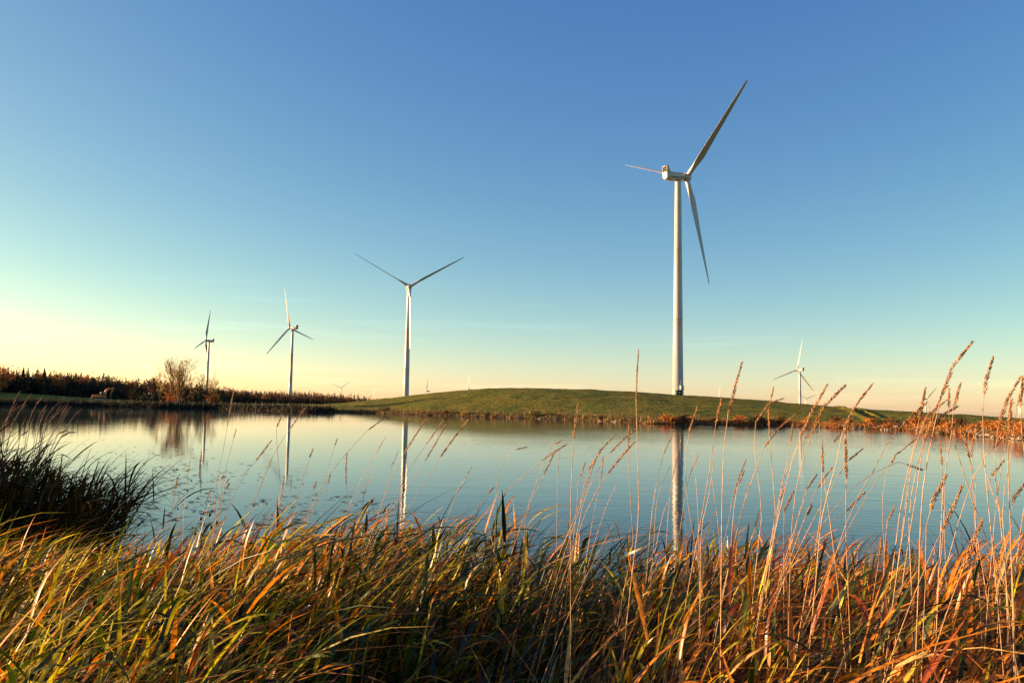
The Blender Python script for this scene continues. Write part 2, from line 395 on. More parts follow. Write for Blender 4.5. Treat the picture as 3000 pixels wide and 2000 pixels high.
def hub_mesh():                                  # local: +y rotor axis, centred on the rotor centre
    prof = [(-1.5, 1.15), (-1.45, 1.35), (-1.0, 1.6), (0, 1.72), (.8, 1.55), (1.4, 1.15), (1.85, .6), (1.98, .12)]
    secs = []
    for y, r in prof:
        c = circle(r, 0, 24); secs.append(np.stack([c[:, 0], np.full(24, y), c[:, 1]], 1))
    return loft(secs, 'hub')
def door_mesh():
    mb = MB(); mb.box((0, -2.0, 2.6), (.9, .14, 2.1)); mb.box((0, -2.3, .8), (1.3, .9, 1.6)); return mb.mesh('door')
TM = dict(tower=tower_mesh(), nacelle=nacelle_mesh(), stripe=[stripe_mesh(-1), stripe_mesh(1)], cooler=cooler_mesh(), grille=grille_mesh(), hub=hub_mesh(), blade=blade_mesh(), door=door_mesh())
for k_, v_ in TM.items():
    for me_ in (v_ if isinstance(v_, list) else [v_]): me_.materials.append(M_DARK if k_ in ('grille', 'stripe') else M_WHITE)
OVER = 4.1                                       # rotor centre ahead of the tower axis
def turbine(label, hubpx, D, psi, phi, pitch=35, group='wind turbines'):
    hub = at(hubpx[0], hubpx[1], D)
    ps = math.radians(psi); tilt = math.radians(5)
    ax = Vector((math.sin(ps), math.cos(ps), 0))
    base = Vector(hub) - ax * OVER; base.z = hub[2] - HUBH
    t = thing('wind_turbine', label, 'wind turbine', base, group)
    tw = link('tower', TM['tower'], None, t)
    d = link('door', TM['door'], None, tw); d.rotation_euler = (0, 0, math.radians(25))
    yaw = Matrix.Rotation(-ps, 4, 'Z')
    na = link('nacelle', TM['nacelle'], None, t); na.matrix_local = Matrix.Translation((0, 0, HUBH)) @ yaw @ Matrix.Rotation(tilt, 4, 'X') @ Matrix.Diagonal((.93, .95, .92, 1))
    for s in TM['stripe']: link('side_vent', s, None, na)
    co = link('cooler', TM['cooler'], None, na); link('grille', TM['grille'], None, na)
    R = Matrix.Translation((0, 0, HUBH)) @ yaw @ Matrix.Rotation(tilt, 4, 'X') @ Matrix.Translation((0, OVER, 0))
    h = link('hub', TM['hub'], None, t); h.matrix_local = R
    for k in range(3):
        a = math.radians(phi + 120 * k)          # angle in rotor plane from local +x towards +z
        b = link('blade', TM['blade'], None, t)
        b.shadow_terminator_geometry_offset = .4; b.shadow_terminator_normal_offset = .3
        b.matrix_local = R @ Matrix.Rotation(math.pi / 2 - a, 4, 'Y') @ Matrix.Rotation(math.radians(-2), 4, 'X') @ Matrix.Rotation(math.radians(pitch), 4, 'Z') @ Matrix.Diagonal((1, 1, 1.025, 1))
    return t
turbine('largest white wind turbine standing on the crest of the green hill', (2012, 523), 292, 62, 39, 74)
turbine('white turbine with blades raised in a Y at the left foot of the hill', (1200, 841), 513, 168, 29, 60)
turbine('white turbine with rear box on its right, rising from the reddish end of the wood', (849, 961), 841, 297, 107, 68)
turbine('white turbine seen side-on beside the bare willow, one blade straight up', (603, 998), 1041, 265, 80, 82)
turbine('pale turbine with three spread blades behind the right shoulder of the hill', (2336, 1084), 1036, 335, 80, 62)
turbine('tiny turbine with raised Y blades above the reddish end of the wood', (1000, 1136), 2924, 159, 21, 40)
turbine('tiny turbine showing only a thin upright blade above the thin end of the wood', (1095, 1170), 3000, 262, 91, 40)
turbine('tiny turbine on the left slope of the hill, one blade up and one level', (1250, 1145), 2550, 240, 92, 40)
turbine('tiny turbine hub at the hill edge with a single tall upright blade', (1372, 1141), 2250, 262, 89, 40)
turbine('tiny turbine hidden by the hill except one short upright blade, right of the largest', (2108, 1172), 2400, 266, 90, 40)
turbine('tiny turbine close beside the pale spread-bladed one on the right shoulder', (2361, 1169), 2700, 180, 37, 40)
turbine('small turbine among grass heads over the right slope, one blade angled up right', (2714, 1169), 1970, 55, 47, 40)
turbine('small turbine cut by the right edge of the photo', (2988, 1190), 2350, 180, 33, 40)

def gz(x, y): return float(ground(x, y))
p = at(1986, 1150, 286)
cabt = thing('transformer_cabinet', 'small dark transformer cabinet at the foot of the largest turbine', 'cabinet', (p[0] + .6, 287.5, gz(p[0], 287.5) - .1))
cb = MB(); cb.box((0, 0, .9), (2.2, 1.6, 1.8)); o = link('cabinet_body', cb.mesh('cabinet_body'), M_CAB, cabt); bevel(o, .05)
cb = MB(); cb.box((0, 0, 1.86), (2.4, 1.8, .12)); link('lid', cb.mesh('lid'), M_STEEL, cabt)
for s in (-1, 1):
    cb = MB(); cb.box((s * .53, -.83, .9), (.98, .05, 1.5)); link('door', cb.mesh('door'), M_CAB, cabt)
# ------------------------------------------------------------------ foliage building blocks
def jit(c, n, s=.25):
    c = np.asarray(c, float)
    return c * np.clip(1 + rng.normal(size=(n, 1)) * s, .35, 1.9) * np.clip(1 + rng.normal(size=(n, 3)) * s * .35, .6, 1.5)
def leaf_quads(mb, P, size, cols, flat=0.0):
    n = len(P); size = np.broadcast_to(size, (n,))
    a = rng.normal(size=(n, 3)); a /= np.linalg.norm(a, axis=1)[:, None]
    b = rng.normal(size=(n, 3)); b[:, 2] *= (1 - flat); b -= a * np.sum(a * b, 1)[:, None]; b /= np.linalg.norm(b, axis=1)[:, None]
    s = size[:, None]
    V = np.stack([P - a * s * .9, P + b * s * .42, P + a * s * .9, P - b * s * .42], 1).reshape(-1, 3)
    q = np.arange(n * 4).reshape(-1, 4)
    mb.add(V, q, None, np.repeat(cols, 4, 0))
def branch(mb, p, d, L, r, depth, tips, col, spread=.55, up=.25, kids=3, sides=5):
    n = 4; pts = [np.array(p, float)]; d = np.array(d, float)
    for k in range(n):
        d = d + rng.normal(size=3) * .10 + np.array((0, 0, up * .12)); d /= np.linalg.norm(d)
        pts.append(pts[-1] + d * L / n)
    mb.tube(pts, np.maximum(np.linspace(r, r * .55, n + 1), .035), sides if depth > 1 else 3, col, cap=False)
    tips.append((pts[-1], depth)); tips.append((pts[2], depth))
    if depth <= 0: return
    for k in range(kids + (rng.random() < .4)):
        f = rng.integers(1, n + 1); q = pts[f] if k else pts[-1]
        e = d + rng.normal(size=3) * spread + np.array((0, 0, up)); e /= np.linalg.norm(e)
        branch(mb, q, e, L * rng.uniform(.6, .85), r * (.5 if f < n else .55), depth - 1, tips, col, spread, up, kids, sides)
BARK = (.21, .125, .05)
def bare_tree(mb_wood, mb_leaf, base, h, stems, spread, leafcol, nleaf, lean=0.0, depth=4, rad=.16, kids=3, size=.22, clump=None):
    tips = []
    for k in range(stems):
        a = 2 * math.pi * k / max(stems, 1) + rng.random()
        d = (math.cos(a) * spread + lean, math.sin(a) * spread, 1.0)
        b0 = np.array(base) + np.array((math.cos(a) * .35, math.sin(a) * .35, -.15)) * (stems > 1)
        branch(mb_wood, b0, d / np.linalg.norm(d), h * rng.uniform(.34, .42), rad * rng.uniform(.7, 1.1), depth, tips, BARK, .38, .3, kids)
    T = np.array([t[0] for t in tips if t[1] <= 2]); 
    if nleaf:
        i = rng.integers(0, len(T), nleaf); P = T[i] + rng.normal(size=(nleaf, 3)) * .35
        leaf_quads(mb_leaf, P, size * rng.uniform(.6, 1.3, nleaf), jit(leafcol, nleaf))
    return T
def crown_cloud(mb, c, rx, rz, n, size, cols, lobes=9):
    """leaf clumps gathered round many small lobes on an uneven crown"""
    c = np.asarray(c, float)
    u = rng.normal(size=(lobes, 3)); u /= np.linalg.norm(u, axis=1)[:, None]
    rr = rng.uniform(.35, .85, lobes)[:, None]
    L = c + u * rr * np.array((rx, rx, rz)); k = rng.integers(0, lobes, n)
    s = rng.uniform(.22, .5, lobes)[k][:, None] * np.array((rx, rx, rz))
    P = L[k] + rng.normal(size=(n, 3)) * s * .7
    base = np.asarray(cols)[rng.integers(0, len(cols), lobes)][k]
    leaf_quads(mb, P, size * rng.uniform(.6, 1.4, n), base * np.clip(1 + rng.normal(size=(n, 1)) * .22, .4, 1.7))
def conifer(mb, base, h, r, n, cols, size):
    t = rng.random(n) ** .75; a = rng.random(n) * 2 * np.pi
    tier = (np.floor(t * 9) / 9 * .35 + t * .65)
    rad = r * (1 - tier) * np.sqrt(rng.uniform(.15, 1, n)) + .05
    P = np.array(base) + np.stack([np.cos(a) * rad, np.sin(a) * rad, h * (.06 + .94 * t) - rad * .18], 1)
    leaf_quads(mb, P, size * rng.uniform(.6, 1.3, n) * (1.1 - .6 * t), np.asarray(cols)[rng.integers(0, len(cols), n)] * np.clip(1 + rng.normal(size=(n, 1)) * .2, .5, 1.5), .4)
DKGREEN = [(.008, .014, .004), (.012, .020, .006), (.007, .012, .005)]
RUST = [(.28, .07, .012), (.36, .13, .02), (.22, .06, .012), (.30, .15, .03)]
ORANGE = [(.62, .23, .02), (.68, .31, .03), (.50, .16, .015)]
BROWN = [(.09, .04, .015), (.12, .06, .02), (.06, .035, .012), (.15, .09, .03)]

# ------------------------------------------------------------------ wood across the pond
TOPX = [-1400, -700, -120, -40, 0, 70, 200, 300, 400, 450, 560, 620, 700, 800, 850, 960, 1050, 1100, 1130]
TOPY = [1015, 1045, 1066, 1074, 1076, 1077, 1082, 1092, 1104, 1106, 1116, 1124, 1134, 1140, 1142, 1145, 1150, 1159, 1168]  # trees past the left edge are unseen, added to shade the field
WDX, WDD = [-1300, -400, -120, 0, 300, 450, 700, 900, 1130], [215, 262, 318, 345, 352, 400, 470, 600, 760]
def build_wood():
    leaf, wood = MB(), MB()
    for row in range(5):
        x = -1250.0
        while x < 1128:
            D = np.interp(x, WDX, WDD) + row * 9 + rng.uniform(-4, 4)
            top = np.interp(x, TOPX, TOPY); z1 = at(x, top, D)[2]
            P = at(x, 1180, D); X = P[0]; g = gz(X, D)
            h = (z1 - g) * (.70 + .30 * rng.random() ** .8) * (1 - .045 * (4 - row))
            h = max(h, 2.5)
            k = rng.random(); n = int(np.clip(180 * (600 / D), 120, 330))
            red = np.interp(x, [0, 200, 330, 560, 700, 960, 1130], [.58, .55, .62, .36, .45, .60, .82])
            if k > red:
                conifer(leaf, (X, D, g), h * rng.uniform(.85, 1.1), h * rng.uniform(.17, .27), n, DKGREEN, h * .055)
            else:
                cols = RUST if rng.random() < .45 else (BROWN if rng.random() < .7 else ORANGE)
                wood.tube([(X, D, g - .2), (X + .2, D, g + h * .45), (X, D, g + h * .8)], [.16, .11, .04], 4, BARK, False)
                if cols is BROWN:
                    for q in range(10):
                        a = rng.random() * 6.28; z0 = g + h * rng.uniform(.35, .75)
                        wood.tube([(X, D, z0), (X + math.cos(a) * h * .13, D + math.sin(a) * h * .13, z0 + h * .2), (X + math.cos(a) * h * .17, D + math.sin(a) * h * .17, z0 + h * .32)], [.06, .04, .015], 3, BARK, False)
                cols = [tuple(np.array(c_) * (1.0 if rng.random() < .22 else .42)) for c_ in cols] if cols is not BROWN else BROWN[:3]  # most crowns darkened: their shaded fronts are put into the leaf colour
                crown_cloud(leaf, (X, D, g + h * .60), h * rng.uniform(.22, .34), h * .36, n, h * .042, cols)
            # understory
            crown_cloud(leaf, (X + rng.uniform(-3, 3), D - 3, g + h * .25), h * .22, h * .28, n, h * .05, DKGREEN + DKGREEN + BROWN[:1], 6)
            x += rng.uniform(.13, .22) * max(h, 6) * F / D
    o = link('woodland', leaf.mesh('woodland_leaves'), M_LEAF)
    # trunks go into the same object as the far wood, one mass
    me2 = wood.mesh('woodland_trunks'); me2.materials.append(M_LEAF)
    import bmesh
    bm = bmesh.new(); bm.from_mesh(o.data); bm.from_mesh(me2); bm.to_mesh(o.data); bm.free()
    tag(o, 'dark autumn wood of spruce and rust coloured trees along the left shore', 'woodland', None, 'stuff')
build_wood()

def tree_thing(name, label, cat, px, D, crown, trunk, group=None):
    """crown/trunk: functions filling a mesh at the origin"""
    P = at(px, 1180, D); X = P[0]; g = gz(X, D)
    t = thing(name, label, cat, (X, D, g), group)
    return t
def simple_tree(name, label, cat, px, topy, D, wpx, cols, kind='round', n=900, group=None):
    P = at(px, topy, D); X = P[0]; g = gz(X, D); h = P[2] - g; r = wpx * D / F / 2
    t = thing(name, label, cat, (X, D, g), group)
    c, w = MB(), MB()
    if kind == 'conifer':
        conifer(c, (0, 0, 0), h, r, n, cols, h * .05)
        w.tube([(0, 0, -.3), (0, 0, h * .5), (0, 0, h * .97)], [.2, .12, .03], 6, BARK)
    else:
        crown_cloud(c, (0, 0, h * .6), r, h * .4, n, h * .035 + .06, cols, 14)
        w.tube([(0, 0, -.3), (.1, 0, h * .4), (0, 0, h * .75)], [.2, .14, .05], 6, BARK)
        for q in range(9):
            a = rng.random() * 6.28; z0 = h * rng.uniform(.25, .65)
            w.tube([(0, 0, z0), (math.cos(a) * r * .5, math.sin(a) * r * .5, z0 + h * .15), (math.cos(a) * r * .8, math.sin(a) * r * .8, z0 + h * .28)], [.08, .05, .02], 4, BARK, False)
    link('trunk', w.mesh('trunk'), M_BARK, t); link('crown', c.mesh('crown'), M_LEAF, t)
    return t
def bush(name, label, cat, px, topy, D, wpx, cols, n=700, group=None):
    P = at(px, topy, D); X = P[0]; g = gz(X, D); h = max(P[2] - g, .5); r = wpx * D / F / 2
    t = thing(name, label, cat, (X, D, g), group)
    c, w = MB(), MB()
    crown_cloud(c, (0, 0, h * .5), r, h * .45, n, .10 + h * .03, cols, 12)
    for q in range(8):
        a = rng.random() * 6.28
        w.tube([(0, 0, -.2), (math.cos(a) * r * .35, math.sin(a) * r * .35, h * .45), (math.cos(a) * r * .6, math.sin(a) * r * .6, h * .85)], [.05, .035, .012], 4, BARK, False)
    link('stem', w.mesh('stem'), M_BARK, t); link('crown', c.mesh('crown'), M_LEAF, t)
    return t
simple_tree('autumn_tree', 'orange leaved tree at the left edge of the photo, in front of the wood', 'tree', 8, 1070, 325, 74, RUST + ORANGE[:1], n=1500)
simple_tree('spruce_tree', 'dark pointed spruce standing above the left end of the wood', 'tree', 70, 1076, 340, 24, DKGREEN, 'conifer', 700)
simple_tree('spruce_tree', 'second dark spruce tip over the wood, midway between orange tree and excavator', 'tree', 131, 1079, 340, 26, DKGREEN, 'conifer', 700)
simple_tree('broadleaf_tree', 'dark round topped tree with reddish side just left of the thin birch', 'tree', 452, 1103, 330, 36, [(.02, .022, .01), (.12, .04, .015)], n=900)
simple_tree('autumn_tree', 'small brown orange tree between the excavator and the birch', 'tree', 388, 1138, 320, 30, BROWN + RUST[:1], n=500)
bush('autumn_bush', 'round orange bush at the shore right of the bare willow', 'bush', 628, 1148, 245, 44, ORANGE + RUST, 900)
bush('red_shrub', 'low red shrub at the waterline under the birch', 'shrub', 478, 1180, 240, 46, [(.26, .05, .02), (.30, .12, .03)], 500)
bush('autumn_bush', 'rust coloured bush under the left limbs of the bare willow', 'bush', 500, 1138, 262, 40, RUST, 800)
bush('autumn_bush', 'tall rusty thicket around the foot of the bare willow', 'bush', 528, 1132, 256, 46, RUST + BROWN, 1100)
for px, ty, w, lab in ((556, 1128, 46, 'dark thicket bush right against the willow trunks'), (588, 1132, 44, 'dark thicket bush midway between willow and slim side-on turbine'), (606, 1140, 40, 'dark thicket bush below the slim side-on turbine'), (655, 1152, 46, 'dark bush just right of the round orange bush'), (515, 1172, 60, 'low dark bush at the waterline below the willow'), (575, 1174, 70, 'low dark bush at the waterline left of the orange bush'), (430, 1150, 60, 'dark bush at the shore left of the birch')):
    bush('dark_bush', lab, 'bush', px, ty, 248, w, DKGREEN + [(.03, .022, .01)], 700, 'dark bushes on the shore by the willow')

def willow():
    X = at(527, 1180, 250)[0]; g = gz(X, 250)
    h = at(527, 1040, 250)[2] - g
    t = thing('bare_tree', 'tall nearly bare willow with several trunks and few orange leaves on the far shore', 'tree', (X, 250, g))
    w, l = MB(), MB()
    T = bare_tree(w, l, (0, 0, 0), h, 6, .36, (.62, .34, .07), 750, depth=4, rad=.34, kids=3, size=.28)
    zmax = T[:, 2].max(); k = h / zmax
    for m_ in (w, l): m_.V = [v * np.array((k * .86, k * .86, k)) for v in m_.V]
    T = T * np.array((k * .86, k * .86, k))
    top = T[T[:, 2] > h * .72]; i = rng.integers(0, len(top), 240)
    ctr = np.array((1.5, 0, h * .86)); P = ctr + rng.normal(size=(260, 3)) * np.array((1.1, 1.0, .9))
    leaf_quads(l, P, .2, jit((.42, .17, .03), 260))
    link('trunk', w.mesh('trunk'), M_BARK, t); link('foliage', l.mesh('foliage'), M_LEAF, t)
willow()
def thin_tree(label, px, topy, D, stems, spread, leafcol, nleaf, rad, group=None, sq=.7, name='bare_tree'):
    X = at(px, 1180, D)[0]; g = gz(X, D); h = at(px, topy, D)[2] - g
    t = thing(name, label, 'tree', (X, D, g), group)
    w, l = MB(), MB()
    T = bare_tree(w, l, (0, 0, 0), h, stems, spread, leafcol, nleaf, depth=3, rad=rad * 1.8, kids=3, size=.24)
    k = h / T[:, 2].max()
    for m_ in (w, l): m_.V = [v * np.array((k * sq, k * sq, k)) for v in m_.V]
    link('trunk', w.mesh('trunk'), M_BARK, t); link('foliage', l.mesh('foliage'), M_LEAF, t)
thin_tree('thin bare birch with a pale trunk left of the tall willow', 464, 1078, 246, 1, .03, (.6, .36, .10), 420, .14, name='birch_tree', sq=.6)
thin_tree('low bare willow bush between the tall willow and the slim side-on turbine', 578, 1092, 247, 4, .35, (.6, .34, .10), 300, .1)
thin_tree('bare forked tree just right of the slim side-on turbine tower', 612, 1080, 255, 3, .35, (.6, .34, .10), 260, .1)

# ------------------------------------------------------------------ far bank: shrubs, tufts, stones
def shore_pt(px, off): 
    D = float(np.interp(px, SX, SD)) + off
    X = (px - 1500) / F * D; return X, D, gz(X, D)
def shrub_mesh(cols, n, squat=.5):
    c, w = MB(), MB()
    crown_cloud(c, (0, 0, .5), .55, squat * .9, n, .10, cols, 10)
    for q in range(9):
        a = rng.random() * 6.28
        w.tube([(0, 0, -.1), (math.cos(a) * .3, math.sin(a) * .3, .5), (math.cos(a) * .5, math.sin(a) * .5, .95)], [.03, .02, .008], 3, BARK, False)
    a, b = c.mesh('crown'), w.mesh('stem'); a.materials.append(M_LEAF); b.materials.append(M_BARK)
    return a, b
SHR = [shrub_mesh(ORANGE + RUST[:2], 420), shrub_mesh(RUST + BROWN[:1], 420), shrub_mesh([(.26, .17, .04), (.16, .14, .03)], 380), shrub_mesh(ORANGE, 300)]
def put_shrub(px, off, size, hh, kind, label, group):
    X, D, z = shore_pt(px, off)
    t = thing('bank_shrub', label, 'shrub', (X, D, z - .05), group)
    t.rotation_euler = (0, 0, rng.random() * 6.28); t.scale = (size, size, hh)
    link('crown', SHR[kind][0], None, t); link('stem', SHR[kind][1], None, t)
for k in range(64):                               # dense orange belt on the right bank
    px = rng.uniform(2440, 3080); off = rng.uniform(2, 16) * np.interp(px, [2440, 3000], [.7, 1])
    hh = rng.uniform(.6, 1.5) * np.interp(px, [2440, 2650, 3080], [.9, 1.0, 1.1])
    put_shrub(px, off, hh * rng.uniform(1.0, 1.5), hh, rng.integers(0, 4), 'rusty orange shrub in the dense belt along the right-hand bank', 'orange shrubs of the right bank')
for k in range(46):
    px = rng.choice([rng.uniform(1940, 2030), rng.uniform(2140, 2290), rng.uniform(2090, 2440)]); off = rng.uniform(.6, 5)
    hh = rng.uniform(.4, 1.4)
    put_shrub(px, off, hh * 1.2, hh, rng.integers(0, 4), 'small orange shrub at the waterline below the right slope of the hill', 'waterline shrubs below the hill')
for px, off, s, hh, lab in ((1130, 2, 4.2, 1.3, 'wide yellow bush on the left foot of the hill bank'), (1570, 1.5, 3.4, 1.6, 'yellow bush on the stony bank left of the tallest tower reflection'), (1310, 1.5, 2.0, 1.0, 'small orange bush on the dark bank below the hill top'), (1060, 1.5, 1.8, .9, 'small rusty bush left of the wide yellow bush'), (1760, 1.0, 1.6, .8, 'small rust bush on the bank left of the largest turbine')):
    put_shrub(px, off, s * .8, hh, 2 if 'yellow' in lab else 1, lab, None)
def tufts(name, label, n, pxr, offr, hr, cols, blades=14):
    mb = MB(); P = []
    px = rng.uniform(*pxr, n); off = rng.uniform(*offr, n)
    for a, o_ in zip(px, off):
        X, D, z = shore_pt(a, o_); h = rng.uniform(*hr); k = blades
        b = np.array((X, D, z - .05)) + rng.normal(size=(k, 3)) * np.array((.35, .35, 0)); w = .05 + .04 * h
        d = rng.normal(size=(k, 3)) * .45 + np.array((.2, 0, 1)); hgt = h * rng.uniform(.5, 1.2, (k, 1))
        tip = b + d * hgt; a2 = rng.random(k) * 3.14
        s = np.stack([np.cos(a2), np.sin(a2), np.zeros(k)], 1) * w
        V = np.stack([b - s, b + s, tip], 1).reshape(-1, 3)
        c = np.asarray(cols)[rng.integers(0, len(cols))] * rng.uniform(.6, 1.3)
        mb.add(V, None, np.arange(3 * k).reshape(-1, 3), np.tile(c, (3 * k, 1)))
    tag(link(name, mb.mesh(name), M_LEAF), label, 'grass', None, 'stuff')
tufts('bank_grass', 'rough dark and yellowish grass along the bank below the hill', 1700, (650, 2000), (.2, 7), (.2, .6), [(.05, .05, .01), (.16, .10, .02), (.30, .14, .025), (.07, .06, .012), (.24, .17, .03)])
tufts('dry_grass', 'dry orange grass along the right-hand bank', 1800, (1900, 3200), (.2, 8), (.2, .5), [(.50, .17, .015), (.42, .13, .012), (.28, .09, .01), (.20, .13, .02), (.08, .06, .012)])
tufts('shore_grass', 'brown grass along the left shore, coloured dark for the shade on the bank', 4800, (-300, 980), (.1, 10), (.5, 1.2), [(.008, .010, .003), (.018, .011, .004), (.010, .013, .004)])  # the bank's shade is put into these very dark tones
tufts('meadow_grass', 'short green grass on the left and middle of the hill', 6000, (850, 2000), (6, 120), (.08, .20), [(.09, .11, .012), (.14, .13, .015), (.18, .13, .02), (.08, .09, .01)], 9)
tufts('slope_grass', 'short green grass on the right slope of the hill, coloured darker for its shade', 3500, (1900, 3100), (8, 110), (.06, .15), [(.02, .04, .006), (.035, .055, .008), (.05, .06, .01)], 9)  # darker copy of the meadow tufts, slope shade painted in
def stone_mesh():
    n = 9; m = 7; V = []
    for i in range(m):
        th = math.pi * i / (m - 1)
        for j in range(n):
            ph = 2 * math.pi * j / n; V.append((math.sin(th) * math.cos(ph), math.sin(th) * math.sin(ph) * .8, math.cos(th) * .55))
    V = np.array(V); V *= (1 + .22 * rng.normal(size=(len(V), 1)))
    i = np.arange(m - 1)[:, None] * n; j = np.arange(n)[None, :]; j2 = (j + 1) % n
    return mesh_np('stone', V, [np.stack([i + j, i + n + j, i + n + j2, i + j2], -1).reshape(-1, 4)])
ST = [stone_mesh() for k in range(4)]
for s in ST: s.materials.append(M_STONE)
def put_stone(px, off, size, label, group):
    X, D, z = shore_pt(px, off)
    o = link('bank_stone', ST[rng.integers(0, 4)], None, loc=(X, D, max(z, 0) + size * .2)); o.scale = (size * rng.uniform(.8, 1.9), size, size * rng.uniform(.6, 1))
    o.rotation_euler = (rng.uniform(-.2, .2), rng.uniform(-.2, .2), rng.random() * 6.28)
    tag(o, label, 'stone', group)
for k in range(110):
    px = 2480 + 600 * rng.random() ** .8
    put_stone(px, rng.uniform(-.3, 2.6), rng.uniform(.10, .34), 'pale stone lying at the waterline of the right-hand bank', 'stones along the right bank')
for k in range(34):
    put_stone(rng.uniform(1490, 1820), rng.uniform(-.2, 1.8), rng.uniform(.10, .24), 'pale stone on the low bank under the yellow bush below the hill', 'stones on the bank below the hill')

# ------------------------------------------------------------------ excavator
def excavator():
    px, D = 298, 295; P = at(px, 1176, D); X = P[0]; g = gz(X, D)
    t = thing('excavator', 'orange tracked excavator with raised boom, parked on the grass before the dark wood', 'excavator', (X, D, g))
    t.scale = (1.04,) * 3
    for s in (-1, 1):                             # tracks run along local x
        mb = MB(); a = np.linspace(0, 2 * np.pi, 28, endpoint=False)
        prof = np.stack([np.sign(np.cos(a)) * 1.5 + .42 * np.cos(a), .44 + .42 * np.sin(a)], 1)
        V = np.concatenate([np.stack([prof[:, 0], np.full(28, s * 1.15 + e), prof[:, 1]], 1) for e in (-.3, .3)])
        j = np.arange(28); jn = (j + 1) % 28
        mb.add(V, np.stack([j, jn, jn + 28, j + 28], 1)); 
        for e in (0, 28): mb.add(V[e:e + 28], None, [(0, k, k + 1) for k in range(1, 27)])
        tr = link('track', mb.mesh('track'), M_BLACKM, t)
        for k in range(5):
            w = MB(); w.tube([(-1.4 + .7 * k, s * 1.15 - .34, .36), (-1.4 + .7 * k, s * 1.15 + .34, .36)], .24, 12); link('wheel', w.mesh('wheel'), M_STEEL, tr)
    mb = MB(); mb.tube([(0, 0, .6), (0, 0, 1.0)], .75, 20); link('turntable', mb.mesh('turntable'), M_BLACKM, t)
    mb = MB(); mb.box((-.75, 0, 1.5), (3.3, 2.5, .95)); o = link('body', mb.mesh('body'), M_ORANGE, t); bevel(o, .1)
    mb = MB(); mb.box((-2.55, 0, 1.5), (.7, 2.45, 1.15)); c = link('counterweight', mb.mesh('counterweight'), M_ORANGE, t); bevel(c, .15)
    mb = MB(); mb.tube([(-1.5, .6, 1.9), (-1.5, .6, 2.5)], .07, 8); link('exhaust_pipe', mb.mesh('exhaust_pipe'), M_BLACKM, t)
    mb = MB(); mb.box((.55, -.75, 2.3), (1.5, 1.0, 1.7), taper=.86); c = link('cab', mb.mesh('cab'), M_ORANGE, t); bevel(c, .06)
    mb = MB(); mb.box((.55, -1.215, 2.45), (1.05, .06, 1.05)); link('window', mb.mesh('window'), M_GLASS, c)
    mb = MB(); mb.box((1.285, -.75, 2.45), (.06, .75, 1.1)); link('window', mb.mesh('window'), M_GLASS, c)
    def arm(name, pts, hs, w, m_):
        pts = np.array(pts); mb = MB(); tg = np.gradient(pts, axis=0); tg /= np.linalg.norm(tg, axis=1)[:, None]
        nn = np.stack([-tg[:, 2], 0 * tg[:, 0], tg[:, 0]], 1); hs = np.array(hs)[:, None]
        V = np.stack([pts + nn * hs + (0, -w, 0), pts + nn * hs + (0, w, 0), pts - nn * hs + (0, w, 0), pts - nn * hs + (0, -w, 0)], 1).reshape(-1, 3)
        q = []
        for k in range(len(pts) - 1):
            for e in range(4): q.append((k * 4 + e, k * 4 + (e + 1) % 4, k * 4 + 4 + (e + 1) % 4, k * 4 + 4 + e))
        q += [(3, 2, 1, 0), tuple(len(pts) * 4 - 4 + e for e in range(4))]
        mb.add(V, q); return link(name, mb.mesh(name), m_, t)
    arm('boom', [(.7, .3, 1.7), (.95, .3, 3.0), (1.35, .3, 3.75), (2.4, .3, 4.25), (3.5, .3, 4.42)], [.24, .34, .36, .27, .16], .2, M_ORANGE)
    arm('stick', [(3.75, .3, 4.75), (3.5, .3, 4.3), (3.1, .3, 3.0), (2.75, .3, 1.85)], [.1, .24, .2, .13], .16, M_ORANGE)
    for a, b in (((1.5, .3, 4.15), (3.6, .3, 4.72)), ((3.75, .3, 4.5), (3.1, .3, 2.4)), ((.95, .05, 1.9), (1.9, .05, 3.7))):
        mb = MB(); mb.tube([a, tuple((np.array(a) + b) / 2)], .09, 8); mb.tube([tuple((np.array(a) + b) / 2), b], .055, 8); link('hydraulic_ram', mb.mesh('hydraulic_ram'), M_STEEL, t)
    mb = MB(); prof = [(2.95, 1.95), (3.1, 1.5), (2.95, 1.0), (2.45, .75), (2.0, .95), (2.15, 1.05), (2.5, .95), (2.75, 1.15), (2.7, 1.8)]
    V = np.array([(x, y, z) for y in (-.2, .8) for x, z in prof]); n = len(prof)
    mb.add(V, [(k, (k + 1) % n, n + (k + 1) % n, n + k) for k in range(n)])
    for y in (-.2, .8): mb.add([(x, y, z) for x, z in prof[:6]], None, [(0, k, k + 1) for k in range(1, 5)])
    link('bucket', mb.mesh('bucket'), M_BLACKM, t)
excavator()

# ------------------------------------------------------------------ floating weed
def weed():
    mb = MB(); n = 1000
    px = np.concatenate([rng.normal(470, 130, n // 2), rng.normal(640, 150, n // 3), rng.uniform(500, 1100, n - n // 2 - n // 3)])
    py = np.concatenate([rng.normal(1370, 45, n // 2), rng.normal(1480, 45, n // 3), rng.uniform(1440, 1560, n - n // 2 - n // 3)])
    for a, b in zip(px, py):
        if b < horizon(a) + 120 or vnoise(np.array([a / 60.]), np.array([b / 14.]), 9)[0] < -.08: continue
        d = ray(a, b); s = -CAMZ / d[2]; P = np.array((0, 0, CAMZ)) + d * s
        L = rng.uniform(.03, .17); w = rng.uniform(.012, .04); an = rng.normal(0, .5); u = np.array((math.cos(an), math.sin(an), 0)); v = np.array((-u[1], u[0], 0))
        P[2] = .004 + rng.random() * .006
        V = [P - u * L, P + v * w, P + u * L + (0, 0, rng.random() * .03), P - v * w]
        mb.add(V, [(0, 1, 2, 3)], None, [(.012, .014, .006)])
    tag(link('pond_weed', mb.mesh('pond_weed'), M_LEAF), 'dark scraps of weed floating on the water at the left', 'water weed', None, 'stuff')
